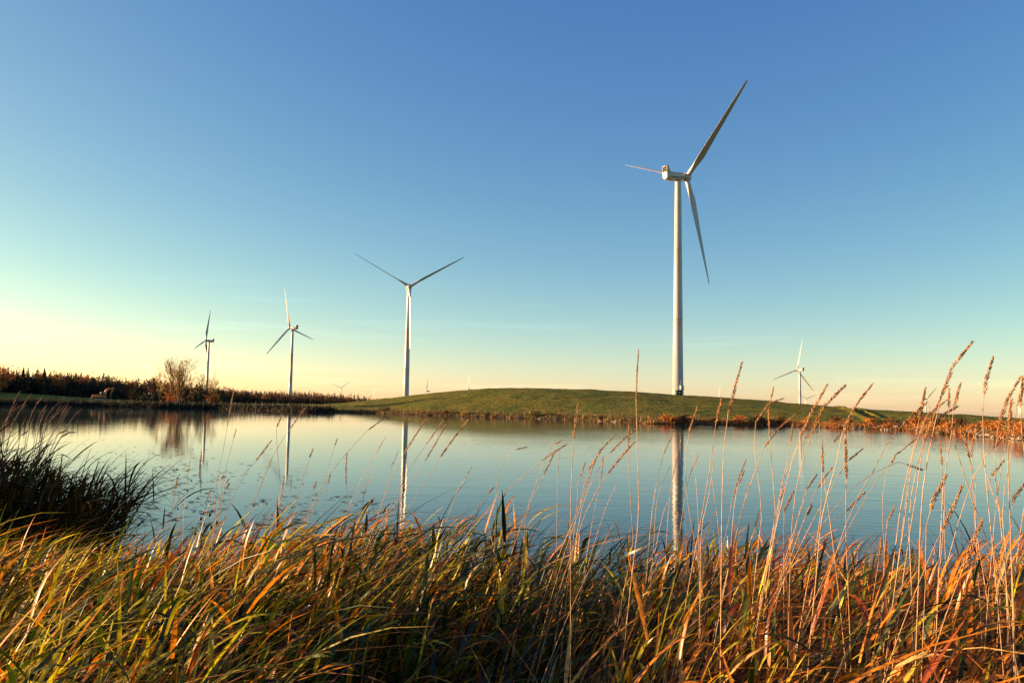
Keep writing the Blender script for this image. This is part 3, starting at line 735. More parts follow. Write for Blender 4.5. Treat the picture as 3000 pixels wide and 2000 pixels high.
weed()
# ------------------------------------------------------------------ foreground grass
def blades(B, L, w, az, th0, th1, pw=1.3, seg=7, fold=.25, twist=0.0, hmax=None):
    """arrays of arching blades: base B (n,3), length, half width, direction of lean, start and end angle from vertical"""
    n = len(B); t = np.linspace(0, 1, seg + 1)
    th = th0[:, None] + (th1 - th0)[:, None] * t[None, :] ** pw
    dx = np.sin(th); dz = np.cos(th)
    if hmax is not None:                             # length set so that the highest point reaches hmax
        zz = np.cumsum((dz[:, 1:] + dz[:, :-1]) / 2 / seg, 1).max(1); L = np.minimum(hmax / np.maximum(zz, .3), hmax * 1.45)
    step = L[:, None] / seg
    sx = np.concatenate([np.zeros((n, 1)), np.cumsum((dx[:, 1:] + dx[:, :-1]) / 2 * step, 1)], 1)
    sz = np.concatenate([np.zeros((n, 1)), np.cumsum((dz[:, 1:] + dz[:, :-1]) / 2 * step, 1)], 1)
    u = np.stack([np.cos(az), np.sin(az), np.zeros(n)], 1); v = np.stack([-np.sin(az), np.cos(az), np.zeros(n)], 1)
    C = B[:, None, :] + u[:, None, :] * sx[:, :, None] + np.array((0, 0, 1.0)) * sz[:, :, None]
    nrm = u[:, None, :] * (-dz)[:, :, None] + np.array((0, 0, 1.0)) * dx[:, :, None]
    tw = np.asarray(twist)[..., None] * t[None, :] if np.ndim(twist) else np.full((n, seg + 1), twist) * t[None, :]
    side = v[:, None, :] * np.cos(tw)[:, :, None] + nrm * np.sin(tw)[:, :, None]
    wid = w[:, None] * np.clip(np.minimum(.55 + 1.6 * t, 1.0) * (1 - t ** 2.2) , 0.02, 1)[None, :]
    Lf = C - side * wid[:, :, None] + nrm * (wid * fold)[:, :, None]; Rt = C + side * wid[:, :, None] + nrm * (wid * fold)[:, :, None]
    V = np.stack([Lf, C, Rt], 2).reshape(-1, 3)
    k = (seg + 1) * 3
    i = (np.arange(n) * k)[:, None, None] + (np.arange(seg) * 3)[None, :, None] + np.arange(2)[None, None, :]
    q = np.stack([i, i + 1, i + 4, i + 3], -1).reshape(-1, 4)
    return V, q, k
PAL = dict(green=(.040, .066, .003), yel=(.48, .39, .012), orange=(.68, .22, .009), rust=(.27, .055, .006), straw=(.58, .36, .11), dark=(.014, .020, .003))
PN = list(PAL); PC = np.array([PAL[k] for k in PN])
def palette(px, n):
    """mix of blade colours across the bank: yellow green at left, green in the middle with extra dark blades for its shaded hollow, orange at right"""
    KX = [0, 600, 1000, 1400, 1700, 2200, 3000]
    Wt = np.stack([np.interp(px, KX, v) for v in (
        [.30, .26, .34, .40, .26, .13, .12], [.34, .28, .18, .15, .20, .14, .10], [.15, .24, .16, .11, .24, .36, .37],
        [.05, .09, .08, .05, .10, .18, .18], [.03, .04, .03, .02, .05, .09, .12], [.12, .11, .23, .27, .15, .11, .12])], 1)  # larger dark share mid-bank puts the hollow's shade into the colours
    Wt /= Wt.sum(1)[:, None]
    k = (rng.random((n, 1)) > np.cumsum(Wt, 1)).sum(1).clip(0, 5)
    return PC[k] * np.clip(1 + rng.normal(size=(n, 1)) * .22, .5, 1.6)
# height of the grass canopy above the water, seen over the bank
def canopy(x, y):
    px = 1500 + F * x / np.maximum(y, .4)
    far = np.interp(px, [-900, 0, 330, 480, 700, 950, 1150, 1330, 1480, 1640, 1760, 1900, 2060, 2250, 2400, 2560, 2700, 2850, 3000, 3700],
                    [1570, 1605, 1615, 1605, 1560, 1525, 1515, 1540, 1590, 1645, 1625, 1605, 1585, 1585, 1620, 1685, 1695, 1645, 1605, 1555])
    zf = CAMZ - np.maximum(y, 1) * (far - horizon(px)) / F          # line of sight to the mass edge
    base = 2.14 - .03 * np.clip(y - 1.2, 0, 3)
    dip = .60 * np.exp(-((x - .0 + .22 * y - .22) / .42) ** 2) * np.exp(-((y - 1.7) / .9) ** 2)
    ridge = .20 * np.exp(-((x + .95) / .35) ** 2) * np.exp(-((y - 1.9) / 1.0) ** 2)
    return np.minimum(base - dip + ridge, zf) + .28 * vnoise(x * 1.9, y * 1.9, 21) + .05 * vnoise(x * 5, y * 5, 22)
def scatter(n):
    y = 1.05 + (5.4 - 1.05) * rng.random(n * 3) ** .8
    x = rng.uniform(-1, 1, n * 3) * (.70 * y + .55)
    px = 1500 + F * x / y
    ok = (y < near_edge(px) - .2) & ~((px < 300) & (y > 4.4))
    x, y = x[ok][:n], y[ok][:n]
    return x, y
def canes(put, x, y, g, hgt, colfun, wide, leaves=7, leaf_len=(.10, .28), stalk=.0021, leaf_w=(.0036, .0098), straw=.6):
    n = len(x)
    lean = np.minimum(np.abs(rng.normal(.28, .18, n)) + .1, .6); az = rng.normal(.15, .65, n)
    L = hgt / np.cos(np.minimum(lean, 1.0))
    B = np.stack([x - np.sin(lean) * L * .5 * np.cos(az), y - np.sin(lean) * L * .5 * np.sin(az), g - .03], 1)
    V, q, k = blades(B, L, np.full(n, stalk) * rng.uniform(.7, 1.3, n), az, lean * .6, lean * 1.5, seg=7, fold=.8)
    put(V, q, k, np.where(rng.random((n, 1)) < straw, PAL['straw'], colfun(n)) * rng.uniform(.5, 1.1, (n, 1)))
    for j in range(leaves):
        f = rng.uniform(.35, 1.0, n); th = lean * (.6 + .45 * f)
        Pn = B + np.stack([np.cos(az) * np.sin(th), np.sin(az) * np.sin(th), np.cos(th)], 1) * (L * f)[:, None]
        a2 = rng.normal(.1, .9, n); long_ = rng.uniform(*leaf_len, n)
        t0 = np.abs(rng.normal(.55, .3, n)); t1 = t0 + np.abs(rng.normal(.75, .6, n))
        kink = rng.random(n) < .12; t1 = np.where(kink, t0 + rng.uniform(1.2, 2.2, n), t1)      # a few snapped leaves
        V, q, k = blades(Pn, long_, rng.uniform(*leaf_w, n) * wide, a2, t0, t1, pw=1.3 + 0 * j, seg=6, twist=rng.normal(0, .8, n))
        put(V, q, k, colfun(n))
def foreground():
    Vs, Qs, Cs, off = [], [], [], 0
    def put(V, q, k, col):
        nonlocal off
        c = np.repeat(col, k, 0).reshape(len(col), -1, 3, 3); t = np.linspace(0, 1, c.shape[1])[None, :, None, None]
        dry = (rng.random((len(col), 1, 1, 1)) < .28) * np.clip((t - rng.uniform(.25, .95, (len(col), 1, 1, 1))) * 3, 0, 1)   # withered tips
        brown = np.array((.50, .22, .04)) * rng.uniform(.3, 1.3, (len(col), 1, 1, 1))
        c = c * (1 - dry) + brown * dry
        Vs.append(V); Qs.append(q + off); Cs.append(c.reshape(-1, 3)); off += len(V)
    # leafy canes: each cane carries leaves from its nodes
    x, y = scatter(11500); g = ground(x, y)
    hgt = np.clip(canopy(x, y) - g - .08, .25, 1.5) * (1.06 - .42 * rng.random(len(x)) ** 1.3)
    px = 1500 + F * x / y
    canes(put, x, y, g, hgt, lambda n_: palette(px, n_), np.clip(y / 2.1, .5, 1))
    # blades rising from the ground and bowed over by the wind
    n = 9000
    x, y = scatter(n); n = len(x); g = ground(x, y); top = canopy(x, y); px = 1500 + F * x / y
    hgt = np.clip(top - g, .2, 1.5) * (1.06 - .5 * rng.random(n) ** 1.5)
    t0 = np.abs(rng.normal(.18, .14, n)); t1 = rng.uniform(.6, 1.9, n); az = rng.normal(.1, .8, n)
    L = hgt * (1.08 + .25 * t1 ** 1.2)
    V, q, k = blades(np.stack([x - .12 - .1 * t1, y, g - .03], 1), L, rng.uniform(.0035, .0085, n) * np.clip(y / 2.1, .5, 1), az, t0, t1, pw=1.7, seg=13, twist=rng.normal(0, .7, n), hmax=hgt)
    put(V, q, k, palette(px, n) * rng.uniform(.3, 1.0, (n, 1)))  # toned down at random so low blades read as shaded gaps
    # fine dead grass low down, brown thatch darkened so its colour carries the shaded gaps
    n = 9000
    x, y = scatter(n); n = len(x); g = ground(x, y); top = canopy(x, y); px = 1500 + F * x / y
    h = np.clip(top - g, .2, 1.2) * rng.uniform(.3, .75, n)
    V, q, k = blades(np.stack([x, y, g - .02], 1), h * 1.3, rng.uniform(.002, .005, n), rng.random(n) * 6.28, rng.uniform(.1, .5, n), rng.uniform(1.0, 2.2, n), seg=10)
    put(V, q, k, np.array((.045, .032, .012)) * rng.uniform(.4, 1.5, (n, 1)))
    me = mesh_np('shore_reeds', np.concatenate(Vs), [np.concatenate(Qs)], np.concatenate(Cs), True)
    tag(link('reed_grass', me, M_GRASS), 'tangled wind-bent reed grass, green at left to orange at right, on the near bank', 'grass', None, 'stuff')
foreground()
# the dark clump on the spit at left
def clump():
    Vs, Qs, Cs = [], [], []; off = [0]
    def put(V, q, k, col):
        Vs.append(V); Qs.append(q + off[0]); Cs.append(np.repeat(col, k, 0)); off[0] += len(V)
    CL = np.array([(.030, .024, .007), (.066, .040, .012), (.20, .05, .010), (.10, .055, .015), (.16, .11, .03)])  # tones lowered so the clump's shade sits in the blade colour
    def col(n_): return CL[rng.choice(5, n_, p=[.40, .26, .14, .12, .08])] * rng.uniform(.6, 1.2, (n_, 1))
    n = 4200
    px = rng.uniform(-1300, 232, n); y = rng.uniform(6.2, 8.8, n)
    topy = np.interp(px, [-1300, -500, -190, -30, 55, 125, 190, 250], [1130, 1200, 1340, 1365, 1375, 1410, 1470, 1550])  # taller unseen reeds past the left edge, added to shade the clump
    def rise(px_, y_, ty): return CAMZ - y_ * (ty - horizon(px_)) / F
    x = (px - 1500) / F * y; g = np.full(n, .3)
    h = np.clip(rise(px, y, topy) + .16 * vnoise(x * 3, y * 3, 31) - g, .4, 2.3) * (1.04 - .5 * rng.random(n) ** 1.4)
    canes(put, x, y, g, h, col, 1.0, leaves=7, leaf_len=(.18, .46), stalk=.0035, leaf_w=(.005, .011), straw=.12)
    m = 3500
    px = rng.uniform(-1300, 260, m); y = rng.uniform(6.0, 8.8, m); x = (px - 1500) / F * y; g = np.full(m, .3)
    topy = np.interp(px, [-1300, -500, -190, -30, 55, 125, 190, 265], [1130, 1200, 1340, 1365, 1375, 1410, 1470, 1555])
    h = np.clip(rise(px, y, topy) + .16 * vnoise(x * 3, y * 3, 31) - g, .4, 2.3) * (1.0 - .5 * rng.random(m))
    t1 = rng.uniform(.5, 2.0, m)
    V, q, k = blades(np.stack([x - .15 * t1, y, g], 1), h, rng.uniform(.006, .012, m), rng.normal(0, .8, m), np.abs(rng.normal(.1, .1, m)), t1, pw=2.0, seg=7, twist=rng.normal(0, .6, m), hmax=h)
    put(V, q, k, col(m))
    # thinner leafy stems standing in the water along its right side
    n = 330
    y = rng.uniform(5.6, 7.0, n); px = rng.normal(196, 38, n); x = (px - 1500) / F * y; g = np.full(n, .1)
    ty = np.interp(px, [150, 250, 330, 380], [1395, 1440, 1510, 1560]) + np.abs(rng.normal(0, 60, n))
    h = np.clip(rise(px, y, ty) - g, .3, 2)
    canes(put, x, y, g, h, lambda n_: CL[rng.choice(2, n_)] * rng.uniform(.5, 1.0, (n_, 1)), 1.0, leaves=7, leaf_len=(.22, .5), stalk=.003, leaf_w=(.004, .009), straw=0)
    o = link('reed_clump', mesh_np('reed_clump', np.concatenate(Vs), [np.concatenate(Qs)], np.concatenate(Cs), True), M_CLUMP)
    tag(o, 'big dark clump of reed grass with reddish top at the left edge over the water', 'reed clump')
clump()

# ------------------------------------------------------------------ flowering grass stems
REG = dict(A=(1250, 1000, 2.24), H=(450, 1180, 2.94), B=(1700, 1000, 2.24), C=(2100, 1000, 2.24), D=(2500, 1000, 2.24), L=(0, 1130, 5.4))
# region, path from base to tip (zoom pixels), index where the head starts (None: no head), plumpness, depth in metres
STEMS = [
('A',[(945,1568),(945,1100),(960,700),(964,640),(995,415)],3,1.0,2.2),
('A',[(870,1400),(1000,1090),(1060,900),(1130,725)],2,.6,2.9),
('A',[(320,1200),(470,1030),(700,830),(750,785),(915,675)],3,1.0,2.9),
('A',[(450,1260),(465,900),(490,820),(580,700),(655,692)],3,.7,3.2),
('A',[(640,1320),(660,1100),(730,960),(765,880),(840,725)],3,.9,3.0),
('A',[(590,1290),(710,960),(800,720),(835,668),(885,648)],3,.9,3.1),
('A',[(855,1220),(858,1000),(870,700)],None,0,3.0),
('A',[(160,1090),(200,980),(250,900),(295,825)],2,.4,3.5),
('A',[(270,1180),(390,1010),(400,1000),(435,960)],2,.9,3.3),
('A',[(930,1568),(985,1100),(1000,900),(1040,795)],2,.7,2.6),
('H',[(515,1050),(540,700),(620,300),(642,150),(690,-95)],3,.6,3.4),
('H',[(540,1000),(610,620),(690,300),(710,228)],2,.6,3.6),
('H',[(520,1200),(620,960),(820,570),(880,500),(1010,330)],3,1.1,3.2),
('H',[(720,1180),(870,830),(990,560),(1022,465)],2,.5,3.7),
('H',[(760,1150),(900,760),(1040,430),(1170,230),(1305,45)],3,.7,3.3),
('H',[(1080,1000),(1090,700),(1065,400),(1060,210),(1100,110)],3,.8,3.4),
('H',[(1165,1180),(1215,870),(1345,470),(1372,395)],2,1.0,3.5),
('H',[(1280,1080),(1440,720),(1560,370),(1580,310)],2,.7,3.6),
('H',[(1340,1000),(1540,580),(1690,400),(1850,230),(1975,140)],3,.7,3.3),
('H',[(1660,950),(1820,600),(1920,430),(1995,295)],2,.4,3.5),
('H',[(1310,960),(1350,820),(1380,735),(1400,680)],2,1.3,3.6),
('H',[(1680,980),(1670,820),(1655,660),(1665,440)],2,.8,3.7),
('H',[(1400,1060),(1450,960),(1500,700),(1520,620)],2,.8,3.7),
('H',[(1930,980),(2090,560),(2150,450),(2350,130)],2,1.0,3.0),
('H',[(2010,960),(2190,590),(2345,360),(2492,155)],2,.8,3.2),
('H',[(1990,1000),(2160,760),(2345,490),(2515,190)],2,.8,3.2),
('H',[(2060,1060),(2200,900),(2400,590),(2445,505),(2705,150)],3,1.0,3.0),
('H',[(1930,980),(1990,760),(2040,570),(2105,420)],2,.5,3.6),
('H',[(200,1000),(160,740),(128,520)],None,0,3.9),
('H',[(125,1100),(150,930),(190,740),(205,640)],2,1.3,3.8),
('H',[(255,1100),(265,900),(290,640),(312,500)],2,.5,3.8),
('H',[(400,1120),(440,950),(460,830),(490,745)],2,.9,3.7),
('H',[(235,1050),(234,930),(232,860),(215,795)],2,.6,3.9),
('H',[(520,1050),(555,900),(580,655),(602,622)],2,1.3,3.7),
('H',[(560,1040),(595,830),(622,722),(650,695)],2,1.3,3.7),
('H',[(545,1000),(585,860),(625,690),(645,655)],2,1.2,3.7),
('H',[(590,1050),(620,960),(700,700),(820,560)],None,0,3.9),
('B',[(300,1560),(345,1340),(330,1060),(316,700),(318,545)],3,.7,2.5),
('B',[(345,1480),(378,1210),(375,700),(367,330),(382,60)],3,.6,2.4),
('B',[(100,1300),(180,1060),(245,925)],None,0,2.7),
('B',[(30,1560),(120,1380),(240,1160)],None,0,2.3),
('B',[(-120,1350),(0,1060),(50,850),(130,725)],2,.9,2.8),
('B',[(-100,1380),(30,1000),(110,745),(215,625)],2,.9,2.8),
('B',[(-60,1400),(70,1050),(180,865),(355,660)],2,1.2,2.6),
('B',[(-40,1350),(60,950),(240,680),(400,550)],2,1.0,2.8),
('B',[(60,1300),(105,1050),(135,900),(150,760)],2,.7,3.0),
('B',[(440,1480),(480,1060),(545,740),(600,620)],2,.8,2.8),
('B',[(480,1390),(520,980),(590,820)],None,0,2.9),
('B',[(500,1330),(560,1080),(592,1008)],None,0,2.9),
('B',[(770,1420),(700,1000),(695,720),(712,600),(770,430)],3,.9,2.4),
('B',[(780,1400),(775,1170),(745,720)],None,0,2.5),
('B',[(720,1560),(800,1130),(870,700),(890,540),(925,385)],3,1.1,2.2),
('B',[(790,1560),(800,1200),(850,980),(880,720)],None,0,2.3),
('B',[(920,1560),(915,1300),(860,870)],None,0,2.3),
('B',[(925,1560),(930,1080),(945,680),(963,520),(1060,140)],3,1.2,2.0),
('B',[(900,1450),(960,1250),(1005,1000),(1085,780)],2,.8,2.7),
('B',[(985,1500),(1000,1200),(1040,930),(1075,850)],2,.6,2.7),
('B',[(960,1560),(1030,1240),(1115,900)],None,0,2.3),
('B',[(640,1350),(690,1000),(705,910),(775,750)],2,.4,2.9),
('B',[(560,1420),(590,1000),(612,860),(660,650)],2,.5,2.9),
('C',[(265,1400),(295,1120),(262,820),(252,540),(370,385),(440,372)],3,.7,2.5),
('C',[(310,1540),(385,1100),(368,900),(345,560),(342,400),(370,305)],3,.8,2.4),
('C',[(60,1560),(240,880),(345,635),(515,480)],2,.8,2.4),
('C',[(345,1500),(415,1000),(485,660),(497,550)],2,.8,2.5),
('C',[(360,1360),(440,1000),(565,580),(720,290)],2,1.2,2.1),
('C',[(480,1560),(490,1250),(540,870),(645,550),(700,430),(835,295)],3,1.2,2.0),
('C',[(400,1150),(450,860),(570,635),(600,605),(660,588)],2,.9,2.7),
('C',[(470,1400),(500,1300),(590,970),(655,875)],2,.8,2.6),
('C',[(600,1568),(680,1160),(690,790),(690,640)],2,.5,2.1),
('C',[(790,1568),(740,1150),(700,860),(695,700)],2,.5,2.1),
('C',[(560,1080),(650,830),(765,660),(835,580)],2,.9,2.6),
('C',[(650,1568),(700,1100),(790,780),(845,530),(1020,280)],3,.9,2.0),
('C',[(860,1568),(845,1200),(850,850),(840,560)],2,1.2,2.0),
('C',[(680,1220),(900,950),(1050,850),(1196,790),(1241,795),(1346,840)],4,1.1,2.3),
('C',[(720,1520),(900,1160),(1060,900),(1180,740),(1310,640)],3,.5,2.2),
('C',[(540,1260),(600,1100),(660,960),(755,830)],2,.8,2.6),
('C',[(700,1050),(800,880),(860,780),(958,703)],2,.9,2.5),
('C',[(690,1220),(790,1160),(850,1120),(965,993)],2,1.0,2.3),
('C',[(440,1290),(440,1200),(440,1130),(500,990)],2,1.0,2.4),
('C',[(510,1340),(560,1200),(592,1140),(622,1080)],2,.9,2.4),
('C',[(330,1480),(365,1250),(410,1040),(445,960)],2,.9,2.5),
('D',[(-100,1350),(0,1080),(120,870),(270,600),(320,550),(475,405)],4,1.2,2.0),
('D',[(280,1560),(340,1150),(400,680),(432,510),(472,310)],3,1.2,2.0),
('D',[(270,1400),(330,980),(420,640),(480,500)],None,0,2.2),
('D',[(380,1560),(370,1100),(445,720),(482,605),(575,365)],3,1.1,2.0),
('D',[(430,1560),(460,950),(540,520),(602,285),(690,100),(778,8)],3,1.3,1.9),
('D',[(380,1200),(430,900),(470,620),(530,520),(680,430)],3,1.2,2.1),
('D',[(340,1100),(410,640),(475,495),(530,420),(610,388)],2,.9,2.3),
('D',[(575,1250),(595,900),(640,640),(655,460),(700,280)],3,1.1,2.0),
('D',[(920,1400),(830,1180),(745,930),(655,620),(622,440),(628,315)],4,.9,2.0),
('D',[(905,1250),(870,900),(850,500),(852,350),(915,110)],3,1.3,1.9),
('D',[(800,1200),(780,900),(765,770),(750,690),(725,625)],2,1.0,2.3),
('D',[(805,1250),(785,920),(767,770),(780,680),(808,550)],2,.9,2.3),
('D',[(600,1300),(585,900),(582,820),(568,660)],2,.8,2.3),
('D',[(980,1300),(930,760),(950,560),(1010,380),(1095,240)],2,1.2,2.0),
('D',[(1045,1560),(1020,900),(1016,650),(1035,390)],2,1.3,1.8),
('D',[(1150,1500),(1128,800),(1095,420),(1112,240)],2,1.3,1.9),
('D',[(990,1300),(980,1100),(1040,700),(1080,400),(1118,310)],3,.9,2.1),
('D',[(650,1330),(740,1030),(840,790),(910,700),(970,645)],3,.9,2.4),
('D',[(930,1400),(885,1000),(900,890),(932,805),(982,788)],2,1.1,2.3),
('D',[(1040,1568),(1030,1200),(1037,1065),(1125,930)],2,1.2,1.9),
('D',[(475,1560),(500,1110),(530,1030),(605,885)],1,1.5,1.8),
('D',[(440,1560),(570,1260),(605,1200),(712,955)],2,1.3,1.8),
('D',[(690,1568),(740,1440),(785,1310),(845,1175)],1,1.5,1.7),
('D',[(205,1480),(225,850),(242,805),(280,735)],2,.6,2.4),
('D',[(205,1400),(212,1280),(222,1185),(275,1075)],2,.9,2.4),
('D',[(150,1540),(160,1480),(167,1430),(182,1295)],2,1.0,2.2),
('D',[(895,1560),(935,1100),(960,900),(1010,620)],None,0,2.1),
('D',[(1000,1560),(985,1200),(880,900),(830,700)],None,0,2.1),
('D',[(850,1500),(800,1180),(800,900),(770,780)],None,0,2.2),
('D',[(560,1560),(590,1260),(600,1000),(596,900)],None,0,2.1),
('D',[(1060,1540),(1120,1100),(1160,900)],None,0,2.0),
('D',[(960,1560),(975,1250),(925,850)],None,0,2.1),
('L',[(60,900),(90,600),(215,280),(320,85)],2,.9,6.6),
('L',[(120,900),(210,640),(370,300),(505,120)],2,.9,6.6),
('L',[(400,900),(440,640),(575,290),(690,170)],2,.8,6.7),
('L',[(540,900),(590,600),(645,425),(740,305)],2,.8,6.8),
('L',[(560,960),(610,690),(645,560),(712,385)],2,.8,6.8),
('L',[(600,960),(700,600),(810,380),(965,250)],2,.8,6.8),
('L',[(640,960),(700,700),(890,420),(965,300)],2,.8,6.7),
('L',[(660,960),(760,590),(920,430),(1030,300)],2,.7,6.9),
('L',[(700,980),(900,620),(975,460),(1075,295)],2,.9,6.7),
('L',[(720,980),(930,600),(1010,460),(1120,330)],2,.9,6.7),
('L',[(820,980),(960,650),(1010,510),(1092,398)],2,.8,6.9),
('L',[(860,1000),(1000,760),(1150,500),(1292,358)],2,.9,6.6),
('L',[(40,800),(70,610),(150,430),(275,275)],2,.9,6.7),
('L',[(60,780),(95,600),(180,410),(345,300)],2,.9,6.7),
('L',[(150,800),(190,620),(290,430),(415,300)],2,.8,6.8),
('L',[(10,860),(40,640),(100,510),(190,460)],2,.8,6.9),
('L',[(300,900),(340,680),(360,610),(412,465)],2,.7,6.9),
('L',[(420,940),(470,660),(500,560),(556,463)],2,.7,6.9),
('L',[(790,900),(880,800),(935,748),(1070,700)],2,1.0,6.4),
('L',[(840,1010),(900,920),(972,800),(1095,735),(1192,735)],2,1.0,6.4),
('L',[(250,900),(290,840),(340,780),(438,715)],2,.9,6.5),
('L',[(640,900),(690,700),(750,540),(862,440)],2,.8,6.9),
]
def smooth_path(P, n=22):
    P = np.asarray(P, float); t = np.concatenate([[0], np.cumsum(np.linalg.norm(np.diff(P, axis=0), axis=1))]); t /= t[-1]
    m = np.gradient(P, t, axis=0); u = np.linspace(0, 1, n); out = []
    for a in u:
        k = min(np.searchsorted(t, a, side='right') - 1, len(t) - 2); h = t[k + 1] - t[k]; s = (a - t[k]) / h
        out.append((2 * s**3 - 3 * s**2 + 1) * P[k] + (s**3 - 2 * s**2 + s) * h * m[k] + (-2 * s**3 + 3 * s**2) * P[k + 1] + (s**3 - s**2) * h * m[k + 1])
    return np.array(out), u, t
def seed_head(P, plump, col):
    """P: centre line points; spikelets in a rough spiral, tapering to the tip"""
    mb = MB(); L = np.sum(np.linalg.norm(np.diff(P, axis=0), axis=1)); n = int(np.clip(L / .00052, 90, 560) * (1.0 if plump > .5 else .6))
    t = np.sort(rng.random(n)); s = np.linspace(0, 1, len(P))
    C = np.stack([np.interp(t, s, P[:, k]) for k in range(3)], 1)
    T = np.gradient(P, axis=0); T = np.stack([np.interp(t, s, T[:, k]) for k in range(3)], 1); T /= np.linalg.norm(T, axis=1)[:, None]
    a = rng.normal(size=(n, 3)); a -= T * np.sum(a * T, 1)[:, None]; a /= np.linalg.norm(a, axis=1)[:, None]
    env = .0025 * plump * (np.clip(t / .12, .25, 1) * (1 - t ** 1.6) + .12) * (1 + .16 * np.sin(t * 60 + rng.random() * 6))
    ln = (.0050 + .0026 * rng.random(n)) * (.8 + .4 * plump); w = .00075 * (.7 + .5 * plump)
    d = T + a * rng.uniform(.12, .6, n)[:, None]; d /= np.linalg.norm(d, axis=1)[:, None]
    b = np.cross(d, a); b0 = C + a * env[:, None] * rng.uniform(.2, 1, n)[:, None]
    tip = b0 + d * ln[:, None]; mid = b0 + d * ln[:, None] * .45
    V = np.stack([b0, mid + b * w, tip, mid - b * w, mid + a * w], 1).reshape(-1, 3)
    k = np.arange(n)[:, None] * 5
    tr = np.concatenate([k + np.array([[0, 1, 4]]), k + np.array([[1, 2, 4]]), k + np.array([[2, 3, 4]]), k + np.array([[3, 0, 4]]), k + np.array([[0, 3, 2]]), k + np.array([[0, 2, 1]])])
    c = np.repeat(np.asarray(col) * np.clip(1 + rng.normal(size=(n, 1)) * .25, .4, 1.6), 5, 0)
    mb.add(V, None, tr, c); mb.tube(P, .0009, 3, np.asarray(col) * .8, False)
    return mb.mesh('seed_head')
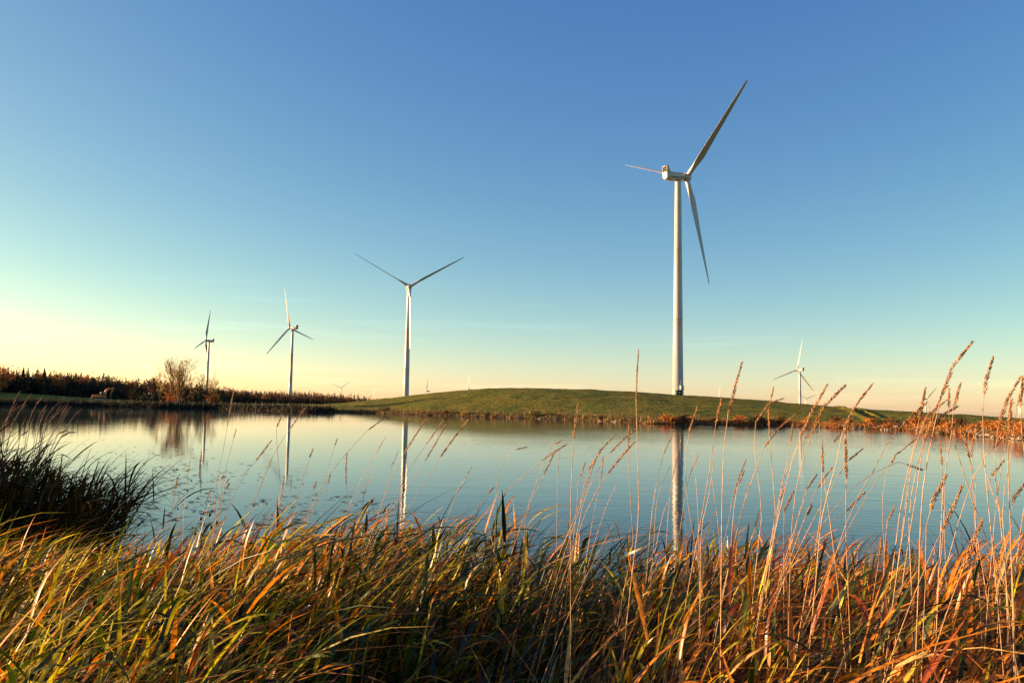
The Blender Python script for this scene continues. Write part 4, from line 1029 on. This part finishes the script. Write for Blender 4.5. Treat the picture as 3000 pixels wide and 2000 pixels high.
def build_stems():
    items = []
    for reg, path, hs, plump, D in STEMS:
        ox, oy, s = REG[reg]
        src = [(ox + x / s, oy + y / s) for x, y in path]
        dtip, dbase = D + rng.uniform(-.12, .12) * D / 2, D
        f = np.linspace(0, 1, len(src)); Q = np.array([at(x, y, dbase + (dtip - dbase) * a) for (x, y), a in zip(src, f)])
        d = Q[1] - Q[0]; d /= np.linalg.norm(d); d[2] = max(d[2], .35); d[:2] *= .6; d /= np.linalg.norm(d)   # carry the stem down to the soil
        g = gz(Q[0][0], Q[0][1]) if reg != 'L' else .4; L = max((Q[0][2] - g + .03) / d[2], .05)
        Q2 = np.concatenate([[Q[0] - d * L], Q]); h2 = None if hs is None else hs + 1
        items.append((reg, src, h2, plump, D, Q2))
    order = {}
    def zone(it):
        tx, ty = it[1][-1]; reg, hs, pl = it[0], it[2], it[3]
        sky_ = ty < np.interp(tx, [0, 1100, 1500, 1980, 2550, 3000], [1080, 1165, 1138, 1157, 1201, 1228])
        head = 'headless' if hs is None else ('slim' if pl < .85 else 'plump')
        if reg == 'L': return (head, 'over the dark clump at the left edge')
        if sky_: return (head, 'against the sky right of the largest tower' if tx > 1980 else 'against the sky left of the largest tower')
        a = [(0, 850, 'between the dark clump and the second tower reflection'), (850, 1180, 'between the second and third tower reflections'), (1180, 1480, 'just right of the third tower reflection'),
             (1480, 1975, 'left of the widest tower reflection'), (1975, 2345, 'between the widest and the palest tower reflections'), (2345, 2700, 'right of the pale tower reflection'), (2700, 9999, 'before the water at the far right')]
        return (head, next(l for x0, x1, l in a if tx < x1))
    for it in sorted(items, key=lambda i: i[1][-1][0]): order.setdefault(zone(it), []).append(it)
    ORD = ['first', 'second', 'third', 'fourth', 'fifth', 'sixth', 'seventh', 'eighth', 'ninth', 'tenth', 'eleventh', 'twelfth', 'thirteenth', 'fourteenth', 'fifteenth', 'sixteenth', 'seventeenth', 'eighteenth']
    for (head, where), its in order.items():
        for k, (reg, src, hs, plump, D, Q) in enumerate(its):
            what = {'headless': 'bare tan stalk', 'slim': 'slim-headed stem', 'plump': 'plump-headed stem'}[head]
            pos = 'only' if len(its) == 1 else ORD[k] + ' from left'
            lab = f'{what}, {pos} {where}'
            P, u, t = smooth_path(Q, 26)
            base = P[0].copy(); P = P - base
            th = thing('grass_stem', lab, 'grass stem', base, 'tall grass stems')
            r0 = .0016 if reg != 'L' else .0042
            rad = np.interp(u, [0, .3, 1], [r0 * 1.25, r0, r0 * .45]) * rng.uniform(.85, 1.15)
            c = np.array((.62, .36, .16)) * rng.uniform(.75, 1.15) * (1 if reg != 'L' else .55)
            mb = MB(); mb.tube(P, rad, 5, c)
            for q in rng.uniform(.15, .7, 2):      # nodes
                kk = int(q * 24) + 1; mb.tube([P[kk], P[kk] + (P[kk + 1] - P[kk]) * .12], rad[kk] * 1.7, 5, c * .7)
            link('stem', mb.mesh('stem', True), M_STEM, th)
            if hs is not None:
                uh = t[hs]; hp = P[u >= uh - .02]
                if len(hp) < 3: hp = np.array([np.array([np.interp(a, u, P[:, j]) for j in range(3)]) for a in np.linspace(uh, 1, 8)])
                dark = src[-1][1] - src[hs - 1][1] > -45 and src[-1][0] - src[hs - 1][0] > 25
                hc = np.array((.24, .13, .06)) if dark else np.array((.60, .29, .09))
                if reg == 'L': hc = np.array((.26, .10, .05))
                me = seed_head(hp if reg != 'L' else hp, plump * (1 if reg != 'L' else 2.2), hc * rng.uniform(.8, 1.2))
                link('seed_head', me, M_STEM, th)
            if reg != 'L' and rng.random() < .55:  # a leaf part way up
                kk = rng.integers(5, 15); a = rng.normal(.1, .8)
                V, qd, kq = blades(P[kk][None, :], np.array([rng.uniform(.10, .24)]), np.array([.0035]), np.array([a]), np.array([.5]), np.array([rng.uniform(.9, 2.2)]), twist=np.array([rng.normal(0, .8)]))
                lm = MB(); lm.add(V, qd, None, np.repeat(np.array([PAL[('orange', 'rust', 'yel', 'dark')[rng.integers(0, 4)]]]), kq, 0))
                link('leaf', lm.mesh('leaf', True), M_GRASS, th)
build_stems()

# branching dead weeds with round seed pods
def pod_weed(label, px, topy, basey, D, n):
    B = at(px, basey, D); T = at(px + 10, topy, D); g = gz(B[0], D); base = np.array((B[0], D, g))
    t = thing('dead_weed', label, 'weed', base); w, pods = MB(), []
    Hh = T[2] - g
    w.tube([(0, 0, -.02), (.01, .01, Hh * .5), (.03, 0, Hh * .8)], [.003, .0025, .0015], 5, (.10, .05, .03))
    for k in range(n):
        z = Hh * rng.uniform(.55, .85); a = rng.random() * 6.28; r = rng.uniform(.03, .12); e = np.array((math.cos(a) * r + .02, math.sin(a) * r, z + rng.uniform(.05, .2) * Hh))
        w.tube([(.02, 0, z), (e * np.array((.5, .5, 1)) + np.array((0, 0, z)) * np.array((0, 0, 1)) * 1) / np.array((1, 1, 2)), e], [.0015, .0012, .001], 4, (.10, .05, .03), False)
        th = np.linspace(0, np.pi, 5); 
        p_ = MB(); p_.tube([e + (0, 0, -.008), e + (0, 0, -.004), e + (0, 0, .002), e + (0, 0, .008)], [.002, .007, .008, .003], 7, (.07, .03, .02)); pods.append(p_)
    link('stem', w.mesh('stem'), M_STEM, t); [link('seed_pod', q_.mesh('seed_pod', True), M_STEM, t) for q_ in pods]
pod_weed('dark branching weed with round pods at the grass edge below the second tower reflection', 590, 1500, 1590, 3.9, 16)
pod_weed('thin weed with tiny dark pods just left of the third tower reflection', 1125, 1430, 1540, 3.7, 7)
